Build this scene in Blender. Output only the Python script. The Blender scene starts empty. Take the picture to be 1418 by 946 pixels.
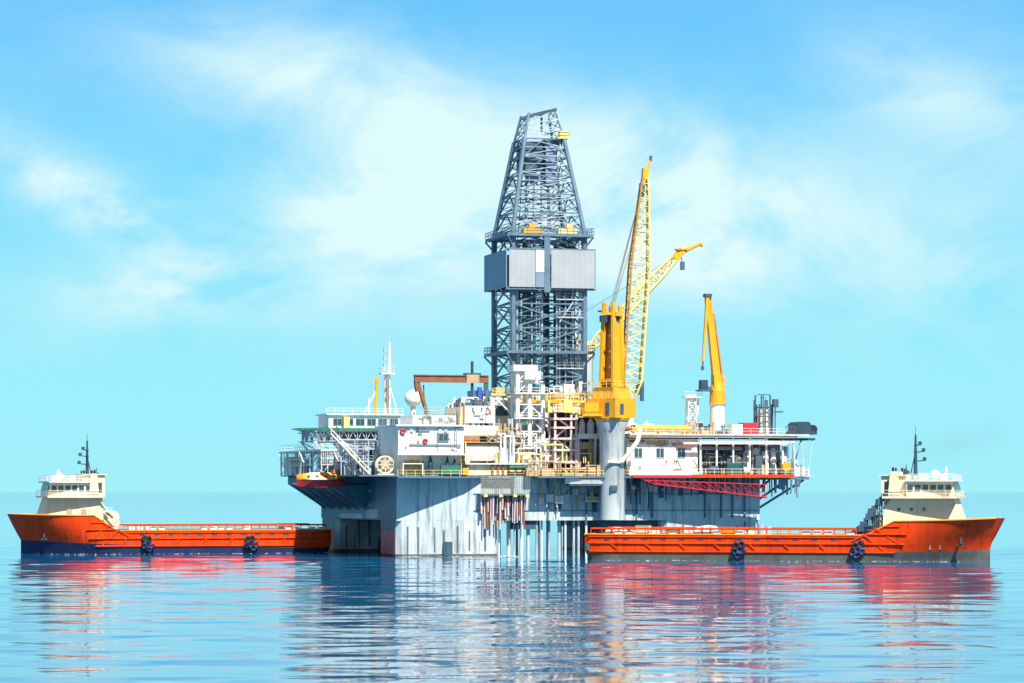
import bpy, math, random
from mathutils import Vector, Matrix
random.seed(7)
SC = bpy.context.scene
COL = SC.collection
R = math.radians
EXPO = 0.75
SUN_EL, SUN_AZ = 54.0, 24.0      # degrees; azimuth measured from straight behind the camera towards its right

# ------------------------------------------------------------------ materials
def mat(name, col, rough=0.5, var=0.12, scale=0.35, streak=0.0, streak_col=(0.16, 0.07, 0.03), metal=0.0, spec=0.4, bump=0.0):
    m = bpy.data.materials.new(name)
    m.use_nodes = True
    nt = m.node_tree
    N, L = nt.nodes, nt.links
    bs = N['Principled BSDF']
    bs.inputs['Roughness'].default_value = rough
    bs.inputs['Metallic'].default_value = metal
    bs.inputs['Specular IOR Level'].default_value = spec
    tc = N.new('ShaderNodeTexCoord')
    nz = N.new('ShaderNodeTexNoise')
    nz.inputs['Scale'].default_value = scale
    nz.inputs['Detail'].default_value = 5
    L.new(tc.outputs['Object'], nz.inputs['Vector'])
    mr = N.new('ShaderNodeMapRange')
    mr.inputs['From Min'].default_value = 0.3
    mr.inputs['From Max'].default_value = 0.7
    mr.inputs['To Min'].default_value = 1 - var
    mr.inputs['To Max'].default_value = 1 + var
    L.new(nz.outputs['Fac'], mr.inputs['Value'])
    mx = N.new('ShaderNodeMix')
    mx.data_type = 'RGBA'
    mx.blend_type = 'MULTIPLY'
    mx.inputs['Factor'].default_value = 1
    mx.inputs['A'].default_value = (*col, 1)
    L.new(mr.outputs['Result'], mx.inputs['B'])
    out = mx.outputs['Result']
    if streak > 0:
        mp = N.new('ShaderNodeMapping')
        mp.inputs['Scale'].default_value = (1.1, 1.1, 0.09)
        L.new(tc.outputs['Object'], mp.inputs['Vector'])
        n2 = N.new('ShaderNodeTexNoise')
        n2.inputs['Scale'].default_value = 1.0
        n2.inputs['Detail'].default_value = 6
        n2.inputs['Roughness'].default_value = 0.65
        L.new(mp.outputs['Vector'], n2.inputs['Vector'])
        m2 = N.new('ShaderNodeMapRange')
        m2.inputs['From Min'].default_value = 0.50
        m2.inputs['From Max'].default_value = 0.66
        m2.inputs['To Max'].default_value = streak
        L.new(n2.outputs['Fac'], m2.inputs['Value'])
        m3 = N.new('ShaderNodeMix')
        m3.data_type = 'RGBA'
        L.new(m2.outputs['Result'], m3.inputs['Factor'])
        L.new(out, m3.inputs['A'])
        m3.inputs['B'].default_value = (*streak_col, 1)
        out = m3.outputs['Result']
    L.new(out, bs.inputs['Base Color'])
    return m

M = {
    'hull_grey': mat('hull grey paint', (0.50, 0.57, 0.58), 0.5, 0.18, 0.15, 0.8, (0.14, 0.19, 0.20), spec=0.2),
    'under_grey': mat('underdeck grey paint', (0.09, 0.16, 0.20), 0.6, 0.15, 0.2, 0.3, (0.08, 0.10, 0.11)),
    'column_grey': mat('column grey paint', (0.50, 0.54, 0.54), 0.5, 0.16, 0.15, 0.75, (0.17, 0.19, 0.18), spec=0.2),
    'teal': mat('shaded side teal', (0.05, 0.155, 0.205), 0.5, 0.25, 0.15, 0.5, (0.10, 0.18, 0.21), spec=0.2),  # hull colour darkened to hold the shade of its left side
    'ochre': mat('weathered and shaded ochre', (0.50, 0.23, 0.03), 0.5, 0.2, 0.5, 0.5, (0.25, 0.09, 0.02)),
    'boot_red': mat('antifouling red', (0.58, 0.15, 0.12), 0.6, 0.2, 0.4, 0.4, (0.2, 0.16, 0.14)),
    'white': mat('white steel paint', (0.80, 0.77, 0.72), 0.45, 0.07, 0.3, 0.45, (0.45, 0.33, 0.22)),
    'cream': mat('cream paint', (0.78, 0.70, 0.52), 0.5, 0.07, 0.3, 0.35, (0.45, 0.30, 0.18)),
    'ship_cream': mat('ship cream paint', (0.76, 0.63, 0.42), 0.45, 0.06, 0.3, 0.3, (0.45, 0.30, 0.16)),
    'yellow': mat('crane yellow paint', (0.80, 0.37, 0.015), 0.4, 0.10, 0.5, 0.35, (0.40, 0.16, 0.03)),
    'yellow_pale': mat('pale yellow paint', (0.82, 0.62, 0.20), 0.5, 0.10, 0.5),
    'brown': mat('rust brown paint', (0.25, 0.09, 0.045), 0.6, 0.2, 0.6),
    'tan': mat('tan paint', (0.50, 0.34, 0.20), 0.6, 0.15, 0.6, 0.3),
    'pink': mat('faded pink primer', (0.68, 0.52, 0.50), 0.6, 0.12, 0.4, 0.3),
    'steel': mat('derrick steel', (0.115, 0.185, 0.25), 0.5, 0.2, 0.5, 0.0),
    'steel_dark': mat('dark steel', (0.06, 0.10, 0.135), 0.5, 0.25, 0.5),
    'steel_pale': mat('galvanised steel', (0.42, 0.48, 0.54), 0.45, 0.12, 0.5),
    'wind': mat('windwall sheet', (0.37, 0.39, 0.41), 0.5, 0.09, 0.25, 0.25, (0.33, 0.36, 0.40)),
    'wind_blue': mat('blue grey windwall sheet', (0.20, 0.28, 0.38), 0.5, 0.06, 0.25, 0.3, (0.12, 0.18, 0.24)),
    'blue': mat('blue machine paint', (0.06, 0.13, 0.36), 0.45, 0.15, 0.5),
    'green': mat('green paint', (0.03, 0.17, 0.12), 0.5, 0.15, 0.5),
    'black': mat('black rubber', (0.02, 0.02, 0.025), 0.7, 0.3, 0.8),
    'mast': mat('mast dark paint', (0.03, 0.06, 0.09), 0.5, 0.2, 0.8),
    'foam': mat('sea foam', (0.85, 0.88, 0.88), 0.8, 0.05),
    'red': mat('red paint', (0.55, 0.03, 0.05), 0.45, 0.12, 0.5),
    'orange': mat('ship orange paint', (0.88, 0.062, 0.005), 0.42, 0.18, 0.22, 0.6, (0.42, 0.022, 0.006), spec=0.15),
    'red_ship': mat('ship red paint', (0.66, 0.045, 0.012), 0.38, 0.10, 0.22, 0.25, (0.30, 0.03, 0.012)),
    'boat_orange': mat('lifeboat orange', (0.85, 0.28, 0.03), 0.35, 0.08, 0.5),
    'boat_red': mat('lifeboat red', (0.50, 0.03, 0.03), 0.35, 0.1, 0.5),
    'navy': mat('navy boot topping', (0.012, 0.02, 0.07), 0.5, 0.2, 0.3, 0.3, (0.05, 0.05, 0.06)),
    'olive': mat('weedy grey boot topping', (0.10, 0.10, 0.085), 0.6, 0.25, 0.3, 0.5, (0.17, 0.14, 0.12)),
    'deck': mat('deck paint', (0.14, 0.18, 0.17), 0.7, 0.2, 0.4),
    'deck_green': mat('helideck green', (0.04, 0.20, 0.15), 0.7, 0.15, 0.4),
    'louvre': mat('louvre grey', (0.20, 0.21, 0.20), 0.5, 0.2, 1.5, 0.4, (0.3, 0.25, 0.2)),
    'mark': mat('faded white lettering', (0.42, 0.50, 0.53), 0.6, 0.2, 0.6),
    'rope': mat('wire rope', (0.16, 0.15, 0.14), 0.6, 0.1, 1.0),
}
def glass():
    m = mat('dark window glass', (0.03, 0.07, 0.09), 0.08, 0.2, 0.5, spec=0.6)
    return m
M['glass'] = glass()

# ------------------------------------------------------------------ mesh builder
class MB:
    def __init__(s):
        s.v, s.f, s.cuts = [], [], []
    def add(s, vs, fs):
        b = len(s.v)
        s.cuts.append((b, len(s.f)))
        s.v += [tuple(p) for p in vs]
        s.f += [tuple(i + b for i in f) for f in fs]
        return s
    def pieces(s):
        ends = s.cuts[1:] + [(len(s.v), len(s.f))]
        out = []
        for (v0, f0), (v1, f1) in zip(s.cuts, ends):
            m_ = MB()
            m_.add(s.v[v0:v1], [tuple(i - v0 for i in f) for f in s.f[f0:f1]])
            out.append(m_)
        return out
    def box(s, x0, x1, y0, y1, z0, z1):
        vs = [(x, y, z) for z in (z0, z1) for y in (y0, y1) for x in (x0, x1)]
        return s.add(vs, [(0, 2, 3, 1), (4, 5, 7, 6), (0, 1, 5, 4), (2, 6, 7, 3), (0, 4, 6, 2), (1, 3, 7, 5)])
    def obox(s, c, ax, ay, az):                      # box from a centre and three half-axis vectors
        c, ax, ay, az = map(Vector, (c, ax, ay, az))
        vs = [c + ax * i + ay * j + az * k for k in (-1, 1) for j in (-1, 1) for i in (-1, 1)]
        return s.add(vs, [(0, 2, 3, 1), (4, 5, 7, 6), (0, 1, 5, 4), (2, 6, 7, 3), (0, 4, 6, 2), (1, 3, 7, 5)])
    def bar(s, a, b, r, n=4, r2=None):
        a, b = Vector(a), Vector(b)
        d = b - a
        if d.length < 1e-5:
            return s
        d.normalize()
        u = d.cross(Vector((0, 0, 1)) if abs(d.z) < 0.95 else Vector((1, 0, 0))).normalized()
        w = d.cross(u)
        r2 = r if r2 is None else r2
        o = math.pi / n
        vs = [a + (u * math.cos(o + 2 * math.pi * i / n) + w * math.sin(o + 2 * math.pi * i / n)) * r for i in range(n)]
        vs += [b + (u * math.cos(o + 2 * math.pi * i / n) + w * math.sin(o + 2 * math.pi * i / n)) * r2 for i in range(n)]
        fs = [(i, (i + 1) % n, n + (i + 1) % n, n + i) for i in range(n)]
        return s.add(vs, fs + [tuple(range(n - 1, -1, -1)), tuple(range(n, 2 * n))])
    def path(s, pts, r, n=6):
        for a, b in zip(pts, pts[1:]):
            s.bar(a, b, r, n)
        return s
    def cyl(s, x, y, z0, z1, r, n=20, r2=None):
        return s.bar((x, y, z0), (x, y, z1), r, n, r2)
    def lathe(s, x, y, prof, n=24):
        vs, fs = [], []
        for r, z in prof:
            vs += [(x + r * math.cos(2 * math.pi * i / n), y + r * math.sin(2 * math.pi * i / n), z) for i in range(n)]
        for k in range(len(prof) - 1):
            fs += [(k * n + i, k * n + (i + 1) % n, (k + 1) * n + (i + 1) % n, (k + 1) * n + i) for i in range(n)]
        fs += [tuple(range(n - 1, -1, -1)), tuple(range((len(prof) - 1) * n, len(prof) * n))]
        return s.add(vs, fs)
    def sphere(s, c, r, n=20):
        return s.lathe(c[0], c[1], [(max(1e-3, r * math.cos(a)), c[2] + r * math.sin(a)) for a in [-math.pi / 2 + math.pi * k / 10 for k in range(11)]], n)
    def prism(s, poly, z0, z1):                       # poly: xy outline, counter-clockwise
        n = len(poly)
        vs = [(x, y, z0) for x, y in poly] + [(x, y, z1) for x, y in poly]
        fs = [(i, (i + 1) % n, n + (i + 1) % n, n + i) for i in range(n)]
        return s.add(vs, fs + [tuple(range(n - 1, -1, -1)), tuple(range(n, 2 * n))])
    def prism_y(s, poly, y0, y1):                     # poly: xz outline
        n = len(poly)
        vs = [(x, y0, z) for x, z in poly] + [(x, y1, z) for x, z in poly]
        fs = [(i, (i + 1) % n, n + (i + 1) % n, n + i) for i in range(n)]
        return s.add(vs, fs + [tuple(range(n - 1, -1, -1)), tuple(range(n, 2 * n))])
    def torus(s, c, ax, r, t, n=18, m=8):
        ax = Vector(ax).normalized()
        u = ax.cross(Vector((0, 0, 1)) if abs(ax.z) < 0.9 else Vector((1, 0, 0))).normalized()
        w = ax.cross(u)
        c = Vector(c)
        vs = []
        for i in range(n):
            d = u * math.cos(2 * math.pi * i / n) + w * math.sin(2 * math.pi * i / n)
            for j in range(m):
                vs.append(c + d * (r + t * math.cos(2 * math.pi * j / m)) + ax * t * 1.2 * math.sin(2 * math.pi * j / m))
        fs = [(i * m + j, ((i + 1) % n) * m + j, ((i + 1) % n) * m + (j + 1) % m, i * m + (j + 1) % m) for i in range(n) for j in range(m)]
        return s.add(vs, fs)
    def rail(s, pts, h=1.1, r=0.05, step=1.8, mids=2):
        for a, b in zip(pts, pts[1:]):
            a, b = Vector(a), Vector(b)
            n = max(1, round((b - a).length / step))
            for i in range(n + 1):
                p = a + (b - a) * i / n
                s.bar(p, p + Vector((0, 0, h)), r)
            for k in range(1, mids + 1):
                s.bar(a + Vector((0, 0, h * k / mids)), b + Vector((0, 0, h * k / mids)), r)
        return s
    def tower(s, base, top, n, rc, rb, faces=(0, 1, 2, 3), style='x', chords=True):
        # lattice between two quads (four corners each, same order)
        base, top = [Vector(p) for p in base], [Vector(p) for p in top]
        for i in range(n + 1):
            q = [base[k].lerp(top[k], i / n) for k in range(4)]
            for k in faces:
                s.bar(q[k], q[(k + 1) % 4], rb)
            if i < n:
                q2 = [base[k].lerp(top[k], (i + 1) / n) for k in range(4)]
                for k in faces:
                    a, b, c, d = q[k], q[(k + 1) % 4], q2[(k + 1) % 4], q2[k]
                    if style == 'x':
                        s.bar(a, c, rb); s.bar(b, d, rb)
                    elif style == 'k':
                        m_ = (c + d) / 2
                        s.bar(a, m_, rb); s.bar(b, m_, rb)
                    else:
                        (s.bar(a, c, rb) if (i + k) % 2 else s.bar(b, d, rb))
        if chords:
            for k in range(4):
                s.bar(base[k], top[k], rc, 6)
        return s

def quad(x0, x1, y0, y1, z):
    return [(x0, y0, z), (x1, y0, z), (x1, y1, z), (x0, y1, z)]

def mesh_obj(name, mb, m, org=(0, 0, 0), smooth=False):
    me = bpy.data.meshes.new(name)
    ox, oy, oz = org
    me.from_pydata([(x - ox, y - oy, z - oz) for x, y, z in mb.v], [], mb.f)
    me.materials.append(M[m] if isinstance(m, str) else m)
    if smooth:
        me.polygons.foreach_set('use_smooth', [True] * len(me.polygons))
        try:
            me.set_sharp_from_angle(angle=R(35))
        except Exception:
            pass
    me.update()
    o = bpy.data.objects.new(name, me)
    COL.objects.link(o)
    return o

EACH = {'sponson_bracket', 'raking_strut', 'vent_box', 'post', 'saddle', 'vessel', 'upright', 'doorway', 'racked_pipe', 'hanging_pipe',
        'pipe_column', 'flood_lamp', 'exhaust_pipe', 'porthole', 'underdeck_box', 'foot', 'tank', 'storage_box', 'side_plate', 'support_leg',
        'hanger', 'lamp_bracket', 'vent', 'slab', 'opening', 'strut', 'rest', 'valve_box', 'fall_wire', 'cabin', 'bracket', 'door', 'window_band',
        'stiffener', 'roof_slab', 'eaves', 'pump', 'wall_lamp', 'kerb', 'exhaust', 'bow_mark', 'guide_rail', 'louvre_wall', 'box_leg', 'roof_gear', 'crown_block', 'rope', 'platform_deck', 'winch_drum', 'flange', 'stripe'}

class Frame:
    def __init__(s, loc, deg):
        s.mat = Matrix.Translation(loc) @ Matrix.Rotation(R(deg), 4, 'Z')
RIG = Frame((-21.85, 590, 0), 15)

def setp(o, label, cat, group=None):
    o['label'] = label
    o['category'] = cat
    if group:
        o['group'] = group

class Thing:
    """an Empty at the thing's base; shapes are given in the frame's coordinates"""
    def __init__(s, name, label, cat, org, frame=RIG, group=None):
        s.e = bpy.data.objects.new(name, None)
        s.e.empty_display_size = 0.5
        COL.objects.link(s.e)
        s.e.matrix_world = frame.mat @ Matrix.Translation(org)
        s.o = org
        setp(s.e, label, cat, group)
    def part(s, name, m, mb, parent=None, label=None, smooth=False, each=False):
        if (each or name in EACH) and len(mb.cuts) > 1:       # every piece a part of its own
            for q in mb.pieces():
                o = s.part(name, m, q, parent, label, smooth)
            return o
        o = mesh_obj(name, mb, m, s.o, smooth)
        o.parent = parent or s.e
        if label:
            o['label'] = label
        return o

def solo(name, label, cat, m, mb, org, frame=RIG, group=None, smooth=False):
    o = mesh_obj(name, mb, m, org, smooth)
    o.matrix_world = frame.mat @ Matrix.Translation(org)
    setp(o, label, cat, group)
    return o

def clutter(x0, x1, y0, y1, z0, z1, n, rng, kinds='bpc'):
    """small deck machinery: boxes, vertical vessels, pipe runs with elbows"""
    mb = MB()
    for _ in range(n):
        k = rng.choice(kinds)
        x, y = rng.uniform(x0, x1), rng.uniform(y0, y1)
        h = rng.uniform(0.3, 1.0) * (z1 - z0)
        if k == 'b':
            w, d = rng.uniform(0.3, 1.1), rng.uniform(0.3, 1.0)
            mb.box(max(x0, x - w), min(x1, x + w), y - d, y + d, z0, z0 + h * rng.uniform(0.4, 1))
        elif k == 'c':
            r = rng.uniform(0.2, 0.55)
            mb.cyl(x, y, z0, z0 + h, r, 12)
        else:
            r = rng.uniform(0.07, 0.18)
            x2 = min(x1, max(x0, x + rng.uniform(-5, 5)))
            mb.path([(x, y, z0), (x, y, z0 + h), (x2, y, z0 + h), (x2, y, z0 if rng.random() < .5 else z1)], r)
    return mb

def wall_detail(t, wall, x0, x1, z0, z1, y, n, seed):
    # small fittings on a wall facing -y: vents, lamps, junction boxes, pipe drops, cable trays, plate seams
    g = random.Random(seed)
    sm_ = MB()
    for x in [x0 + (x1 - x0) * k / 5 for k in range(1, 5)]:
        sm_.box(x, x + .05, y - .02, y - .002, z0 + .05, z1 - .05)
    sm_.box(x0, x1, y - .025, y - .004, (z0 + z1) / 2, (z0 + z1) / 2 + .05)
    t.part('seam', 'louvre', sm_, wall)
    for _ in range(n):
        k = g.choice('vljpc')
        x, z = g.uniform(x0 + .3, x1 - .9), g.uniform(z0 + .2, z1 - .8)
        if k == 'v':
            t.part('wall_vent', 'louvre', MB().box(x, x + g.uniform(.35, .8), y - .1, y - .003, z, z + g.uniform(.3, .6)), wall)
        elif k == 'l':
            t.part('wall_lamp', 'steel_dark', MB().box(x, x + .25, y - .45, y - .003, z1 - .5, z1 - .25), wall)
        elif k == 'j':
            t.part('junction_box', g.choice(('steel_pale', 'pink', 'tan', 'wind_blue')), MB().box(x, x + g.uniform(.3, .6), y - .22, y - .003, z, z + g.uniform(.4, .8)), wall)
        elif k == 'p':
            t.part('wall_pipe', g.choice(('steel_pale', 'tan', 'louvre')), MB().path([(x, y - .12, z0 + .02), (x, y - .12, z), (x + g.uniform(.4, 1.8), y - .12, z), (x + .4, y - .12, z1 - .05)], g.uniform(.05, .1)), wall)
        else:
            t.part('cable_tray', g.choice(('steel_dark', 'louvre')), MB().box(x, min(x1, x + g.uniform(1.5, 4)), y - .16, y - .003, z, z + .12), wall)
def window_y(t, x0, x1, z0, z1, y, m='glass', frame_m='white', parent=None):
    """window in a wall facing -y: frame with a pane as its sub-part"""
    f = MB()
    b = 0.12
    f.box(x0 - b, x1 + b, y - 0.10, y - 0.003, z0 - b, z0).box(x0 - b, x1 + b, y - 0.10, y - 0.003, z1, z1 + b)
    f.box(x0 - b, x0, y - 0.10, y - 0.003, z0, z1).box(x1, x1 + b, y - 0.10, y - 0.003, z0, z1)
    if x1 - x0 > 1.3:
        c = (x0 + x1) / 2
        f.box(c - 0.06, c + 0.06, y - 0.09, y - 0.003, z0, z1)
    fo = t.part('window', frame_m, f, parent)
    t.part('pane', m, MB().box(x0, x1, y - 0.05, y - 0.006, z0, z1), fo) if parent is None else None
    return fo

# ================================================================== the rig's hull
ZB, ZD = 6.9, 15.3                       # underside and top of the box deck
t = Thing('drilling_platform', 'huge grey floating platform hull on square columns with red lower panels, carrying derrick and cranes', 'oil platform', (36, 35, 0))
hull = t.part('box_deck', 'hull_grey', MB().box(0, 72.7, 0, 71, ZB, ZD))
# plating seams, doors and shallow recess frames on the shaded front
sm = MB()
for x in (22.5, 29.5, 37.2, 47.3, 50.5, 61.2, 64.5, 66.8, 69.3):
    sm.box(x, x + 0.35, -0.30, -0.003, ZB + 0.4, ZD - 0.1)
for z in (8.7, 11.9):
    sm.box(15, 72.5, -0.12, -0.003, z, z + 0.14)
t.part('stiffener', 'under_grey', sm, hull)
dk = MB()
for x, z0, z1, w in ((51.9, 11.2, 14.4, 1.1), (56.0, 11.6, 14.6, 0.9), (46.7, 13.2, 15.0, 1.6), (60.2, 12.0, 14.8, 0.8), (31.0, 9.0, 11.5, 1.4), (38.5, 8.5, 12.0, 1.0)):
    o = t.part('hatch', 'steel_dark', MB().box(x, x + w, -0.08, -0.004, z0, z1), hull)
CW, CD = 20.0, 14.5
for (x, y) in ((0, 0), (72.7 - CW, 0), (0, 71 - CD), (72.7 - CW, 71 - CD)):
    x0, x1, y0, y1 = x, x + CW, y, y + CD
    c = 1.0
    poly = [(x0 + c, y0 + .02), (x1 - c, y0 + .02), (x1 - .02, y0 + c), (x1 - .02, y1 - c), (x1 - c, y1 - .02), (x0 + c, y1 - .02), (x0 + .02, y1 - c), (x0 + .02, y0 + c)]
    co = t.part('column', 'column_grey', MB().prism(poly, -6, ZB - 0.003))
    if x == 0:
        t.part('antifouling_panel', 'boot_red', MB().box(x0 - .03, x0 + 0.0, y0 + 1.1, y1 - 1.1, -1, 4.9), co, 'faded red lower panel')
        t.part('side_plate', 'teal', MB().box(x0 - .05, x0 + .015, y0 + 1.05, y1 - 1.05, 4.95, ZB - .01), co)  # shade of the column side put into the plate colour
    rv = random.Random(int(x + y))
    for k in range(7):
        xx = x0 + 1.6 + 2.6 * k + rv.uniform(-.6, .6)
        t.part('chain_guide', 'under_grey', MB().box(xx, xx + rv.uniform(.14, .34), y0 - rv.uniform(.12, .3), y0 + 0.016, rv.uniform(.2, 1.5), ZB - rv.uniform(.1, 2.0)), co)
    t.part('fairlead', 'steel_dark', MB().prism([(x0 + 9.0, y0 + .016), (x0 + 9.0, y0 - .9), (x0 + 9.5, y0 - 1.3), (x0 + 10.3, y0 - 1.3), (x0 + 10.7, y0 - .9), (x0 + 10.7, y0 + .016)], .2, 2.9), co)
    gb_ = [(a_ + (.05 if a_ > x + 7 else -.05), b_ + (.05 if b_ > y + 7 else -.05)) for a_, b_ in poly]
    t.part('growth_band', 'olive', MB().prism(gb_, -.8, .55), co, 'weedy brown band at the waterline')
t.part('side_shade_sheet', 'teal', MB().box(-.05, -.003, 0, 71, ZB, ZD - .01), hull, 'dark teal sheet coloured for the shaded side')  # thin sheet added so the left side reads as shaded
# left sponson: bottom slopes back to the hull
w = MB()
pf = [(-7.2, 14.0), (-7.2, ZD - .01), (-.003, ZD - .01), (-.003, 9.3)]
w.prism_y(pf, 24, 71)
t.part('sponson', 'teal', w)  # same shade-dark teal as the hull side
br = MB()
for y in (26, 34, 42, 50, 58, 66):
    br.bar((-7.0, y, 13.9), (-0.2, y, 8.9), 0.28)
t.part('sponson_bracket', 'under_grey', br)
# under-deck rust-light panels on the left side
lp = MB()
lp.box(-.10, -.054, 30, 40, 9.9, 13.0).box(-.10, -.054, 16, 27, 7.2, 8.9).box(-.10, -.054, 29, 52, 7.1, 8.0)
t.part('side_plate', 'column_grey', lp, hull, 'paler plates on the shaded side')
def arc_c(y0, z0, r, wd):
    mb = MB()
    n = 14
    for i in range(n):
        a0, a1 = R(50 + 260 * i / n), R(50 + 260 * (i + 1) / n)
        p = [(y0 - math.cos(a) * rr, z0 + math.sin(a) * rr) for a in (a0, a1) for rr in (r, r - wd)]
        vs = [(-.09, y, z) for y, z in p] + [(-.054, y, z) for y, z in p]
        mb.add(vs, [(0, 1, 3, 2), (4, 6, 7, 5), (0, 2, 6, 4), (1, 5, 7, 3), (0, 4, 5, 1), (2, 3, 7, 6)])
    return mb
let = arc_c(23.5, 11.2, 1.7, 0.55)
t.part('lettering', 'mark', let, hull)
# front overhangs put the plating into shade; the tapered plate is shaped for it
g = MB()
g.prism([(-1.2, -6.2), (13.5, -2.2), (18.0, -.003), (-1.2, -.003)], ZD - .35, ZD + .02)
t.part('shade_overhang', 'under_grey', g)
g = MB().box(45.2, 78.0, -5.0, -.003, ZD - .25, ZD + .25)
t.part('front_walkway', 'tan', g)
t.part('kick_plate', 'red', MB().box(45.2, 57.0, -5.12, -5.003, ZD - .25, ZD + .30))
t.part('kick_plate', 'orange', MB().box(57.01, 78.0, -5.12, -5.003, ZD - .15, ZD + .42), None, 'orange kick plate')
g = MB().box(26.6, 45.0, -4.6, -.003, ZD - .30, ZD + .05)
t.part('shade_overhang', 'under_grey', g)
t.part('main_deck', 'deck', MB().box(-7.2, 82, 0, 71, ZD + .003, ZD + .28))
# right overhang with raking struts
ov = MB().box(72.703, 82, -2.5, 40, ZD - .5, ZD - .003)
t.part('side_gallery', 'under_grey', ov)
sb = MB()
for y in (-1.5, 8, 18, 28, 38):
    sb.bar((81.2, y, ZD - .6), (72.6, max(y, .4), 9.2), 0.30).bar((77.6, y, ZD - .6), (72.6, max(y, .4), 11.0), 0.22)
t.part('raking_strut', 'under_grey', sb)
rl = MB()
rl.rail([(-1.2, -6.0, ZD), (13.5, -2.1, ZD), (18, -.2, ZD), (26.6, -.2, ZD), (26.6, -4.5, ZD), (45, -4.5, ZD)], 1.15)
t.part('deck_railing', 'yellow_pale', rl)
rl = MB()
rl.rail([(45.4, -4.9, ZD + .3), (78.0, -4.9, ZD + .3), (81.8, -2.3, ZD), (81.8, 40, ZD)], 1.2)
rl.rail([(-7, 24.2, ZD + .3), (-7, 70.8, ZD + .3)], 1.15)
t.part('deck_railing', 'white', rl)
hr0 = random.Random(71)
# risers and hanging pipes beneath the box deck
rx = [(20.5, 4, .16), (24.4, 3, .22), (26.2, 7, .14), (28.4, 2, .30), (31.2, 6, .13), (33.0, 12, .2), (36.8, 5, .12), (22.3, 8, .14), (39.2, 9, .13), (29.6, 14, .15)]
for x, y, r_ in rx:
    t.part('riser', 'steel_dark' if r_ > .2 else 'steel_pale', MB().cyl(x, y, -3, ZB, r_, 10))
for k in range(13):  # pale pipes added to brighten the gap, in place of falling discharge water
    x = 20.6 + 1.45 * k + hr0.uniform(-.4, .4)
    t.part('added_pale_pipe', 'column_grey' if k % 3 else 'white', MB().cyl(x, hr0.uniform(.6, 2.0), -3, ZB - .003, hr0.uniform(.14, .42), 12), smooth=True)
for x, y, r_ in ((18.8, 3, .16), (21.5, 5, .22), (23.3, 6, .14), (34.6, 8, .18), (35.6, 3, .14)):
    t.part('riser', 'steel_pale', MB().cyl(x, y, -3, ZB, r_, 10))
bx = MB().box(23.0, 27.5, .6, 4, 5.2, ZB - .003).box(33.0, 37.5, 2, 5, 5.8, ZB - .003).box(41, 53, 3, 20, 5.6, ZB - .003)
t.part('underdeck_box', 'steel_dark', bx)

# ------------------------------------------------------------------ gallery of hanging pipes below the front deck
t = Thing('pipe_gallery', 'grey netted gallery on the hull front with a row of brown pipes hanging from it', 'gallery', (20, -2, 10))
t.part('floor', 'deck', MB().box(15.8, 25.6, -2.4, -.3, 11.7, 11.9))
nt_ = MB()
for i in range(26):
    x = 15.9 + .38 * i
    nt_.bar((x, -2.4, 11.9), (x, -2.4, 15.2), .05)
for i in range(9):
    nt_.bar((15.8, -2.4, 12.0 + .4 * i), (25.6, -2.4, 12.0 + .4 * i), .05)
nt_.box(16.0, 22.5, -2.35, -2.28, 13.0, 15.1)
t.part('netting', 'louvre', nt_)
hp = MB()
rg = random.Random(5)
for i in range(15):
    x = 16.2 + .6 * i + rg.uniform(-.15, .15)
    hp.bar((x, -1.6 + rg.uniform(-.5, .6), 11.7), (x, -1.5, rg.uniform(5.2, 9.0)), rg.uniform(.08, .2), 6)
t.part('hanging_pipe', 'pink', hp)
hp = MB()
for i in range(10):
    x = 16.5 + .9 * i
    hp.bar((x, -1.2, 11.7), (x, -1.2, rg.uniform(5.5, 10)), rg.uniform(.15, .3), 6)
t.part('hanging_pipe', 'brown', hp)
lm = MB()
for x in (16.4, 19.4, 22.2, 24.6):
    lm.box(x, x + .7, -2.7, -2.42, 11.4, 11.9)
t.part('lamp_bracket', 'yellow_pale', lm)
# ------------------------------------------------------------------ pale work boat cradle
t = Thing('rescue_boat', 'small white boat in a cradle on the hull front, below the stair tower', 'boat', (36, -3.3, 13))
bm_ = MB()
st = [(32.2, .2, 15.1), (33.0, .9, 14.95), (35.5, 1.1, 14.85), (38.8, 1.1, 14.85), (39.6, .9, 14.9)]
for (xa, ha, za), (xb, hb, zb) in zip(st, st[1:]):
    q = []
    for x, h, z in ((xa, ha, za), (xb, hb, zb)):
        q += [(x, -3.3 - h, z), (x, -3.3 - h * .7, 13.9), (x, -3.3 + h * .7, 13.9), (x, -3.3 + h, z)]
    bm_.add(q, [(0, 4, 5, 1), (1, 5, 6, 2), (2, 6, 7, 3), (3, 7, 4, 0), (0, 1, 2, 3), (7, 6, 5, 4)])
t.part('hull', 'white', bm_)
t.part('console', 'wind_blue', MB().box(36.2, 37.6, -3.8, -2.8, 14.9, 15.8))
cr = MB()
for x in (33.4, 38.6):
    cr.bar((x, -4.3, 13.7), (x, -.05, 13.7), .12).bar((x, -4.3, 13.7), (x, -.05, 12.0), .1)
cr.box(32.8, 39.4, -4.3, -2.4, 13.55, 13.8)
t.part('cradle', 'steel_dark', cr)
t = Thing('machinery_skid', 'tan and grey machinery skid hung on the hull front beside the thick grey crane column', 'machinery', (40, -1.5, 11))
t.part('frame', 'steel_pale', MB().box(36.5, 43.5, -2.0, -.31, 10.4, 10.7).bar((36.8, -1.9, 10.7), (36.8, -1.9, 13.4), .1).bar((43.2, -1.9, 10.7), (43.2, -1.9, 13.6), .1))
t.part('tank', 'cream', MB().box(40.8, 42.6, -1.7, -.4, 10.7, 13.2))
t.part('motor', 'tan', MB().box(36.9, 39.6, -1.6, -.5, 10.7, 11.5).cyl(38.2, -1, 11.5, 12.6, .5, 12))
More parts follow.
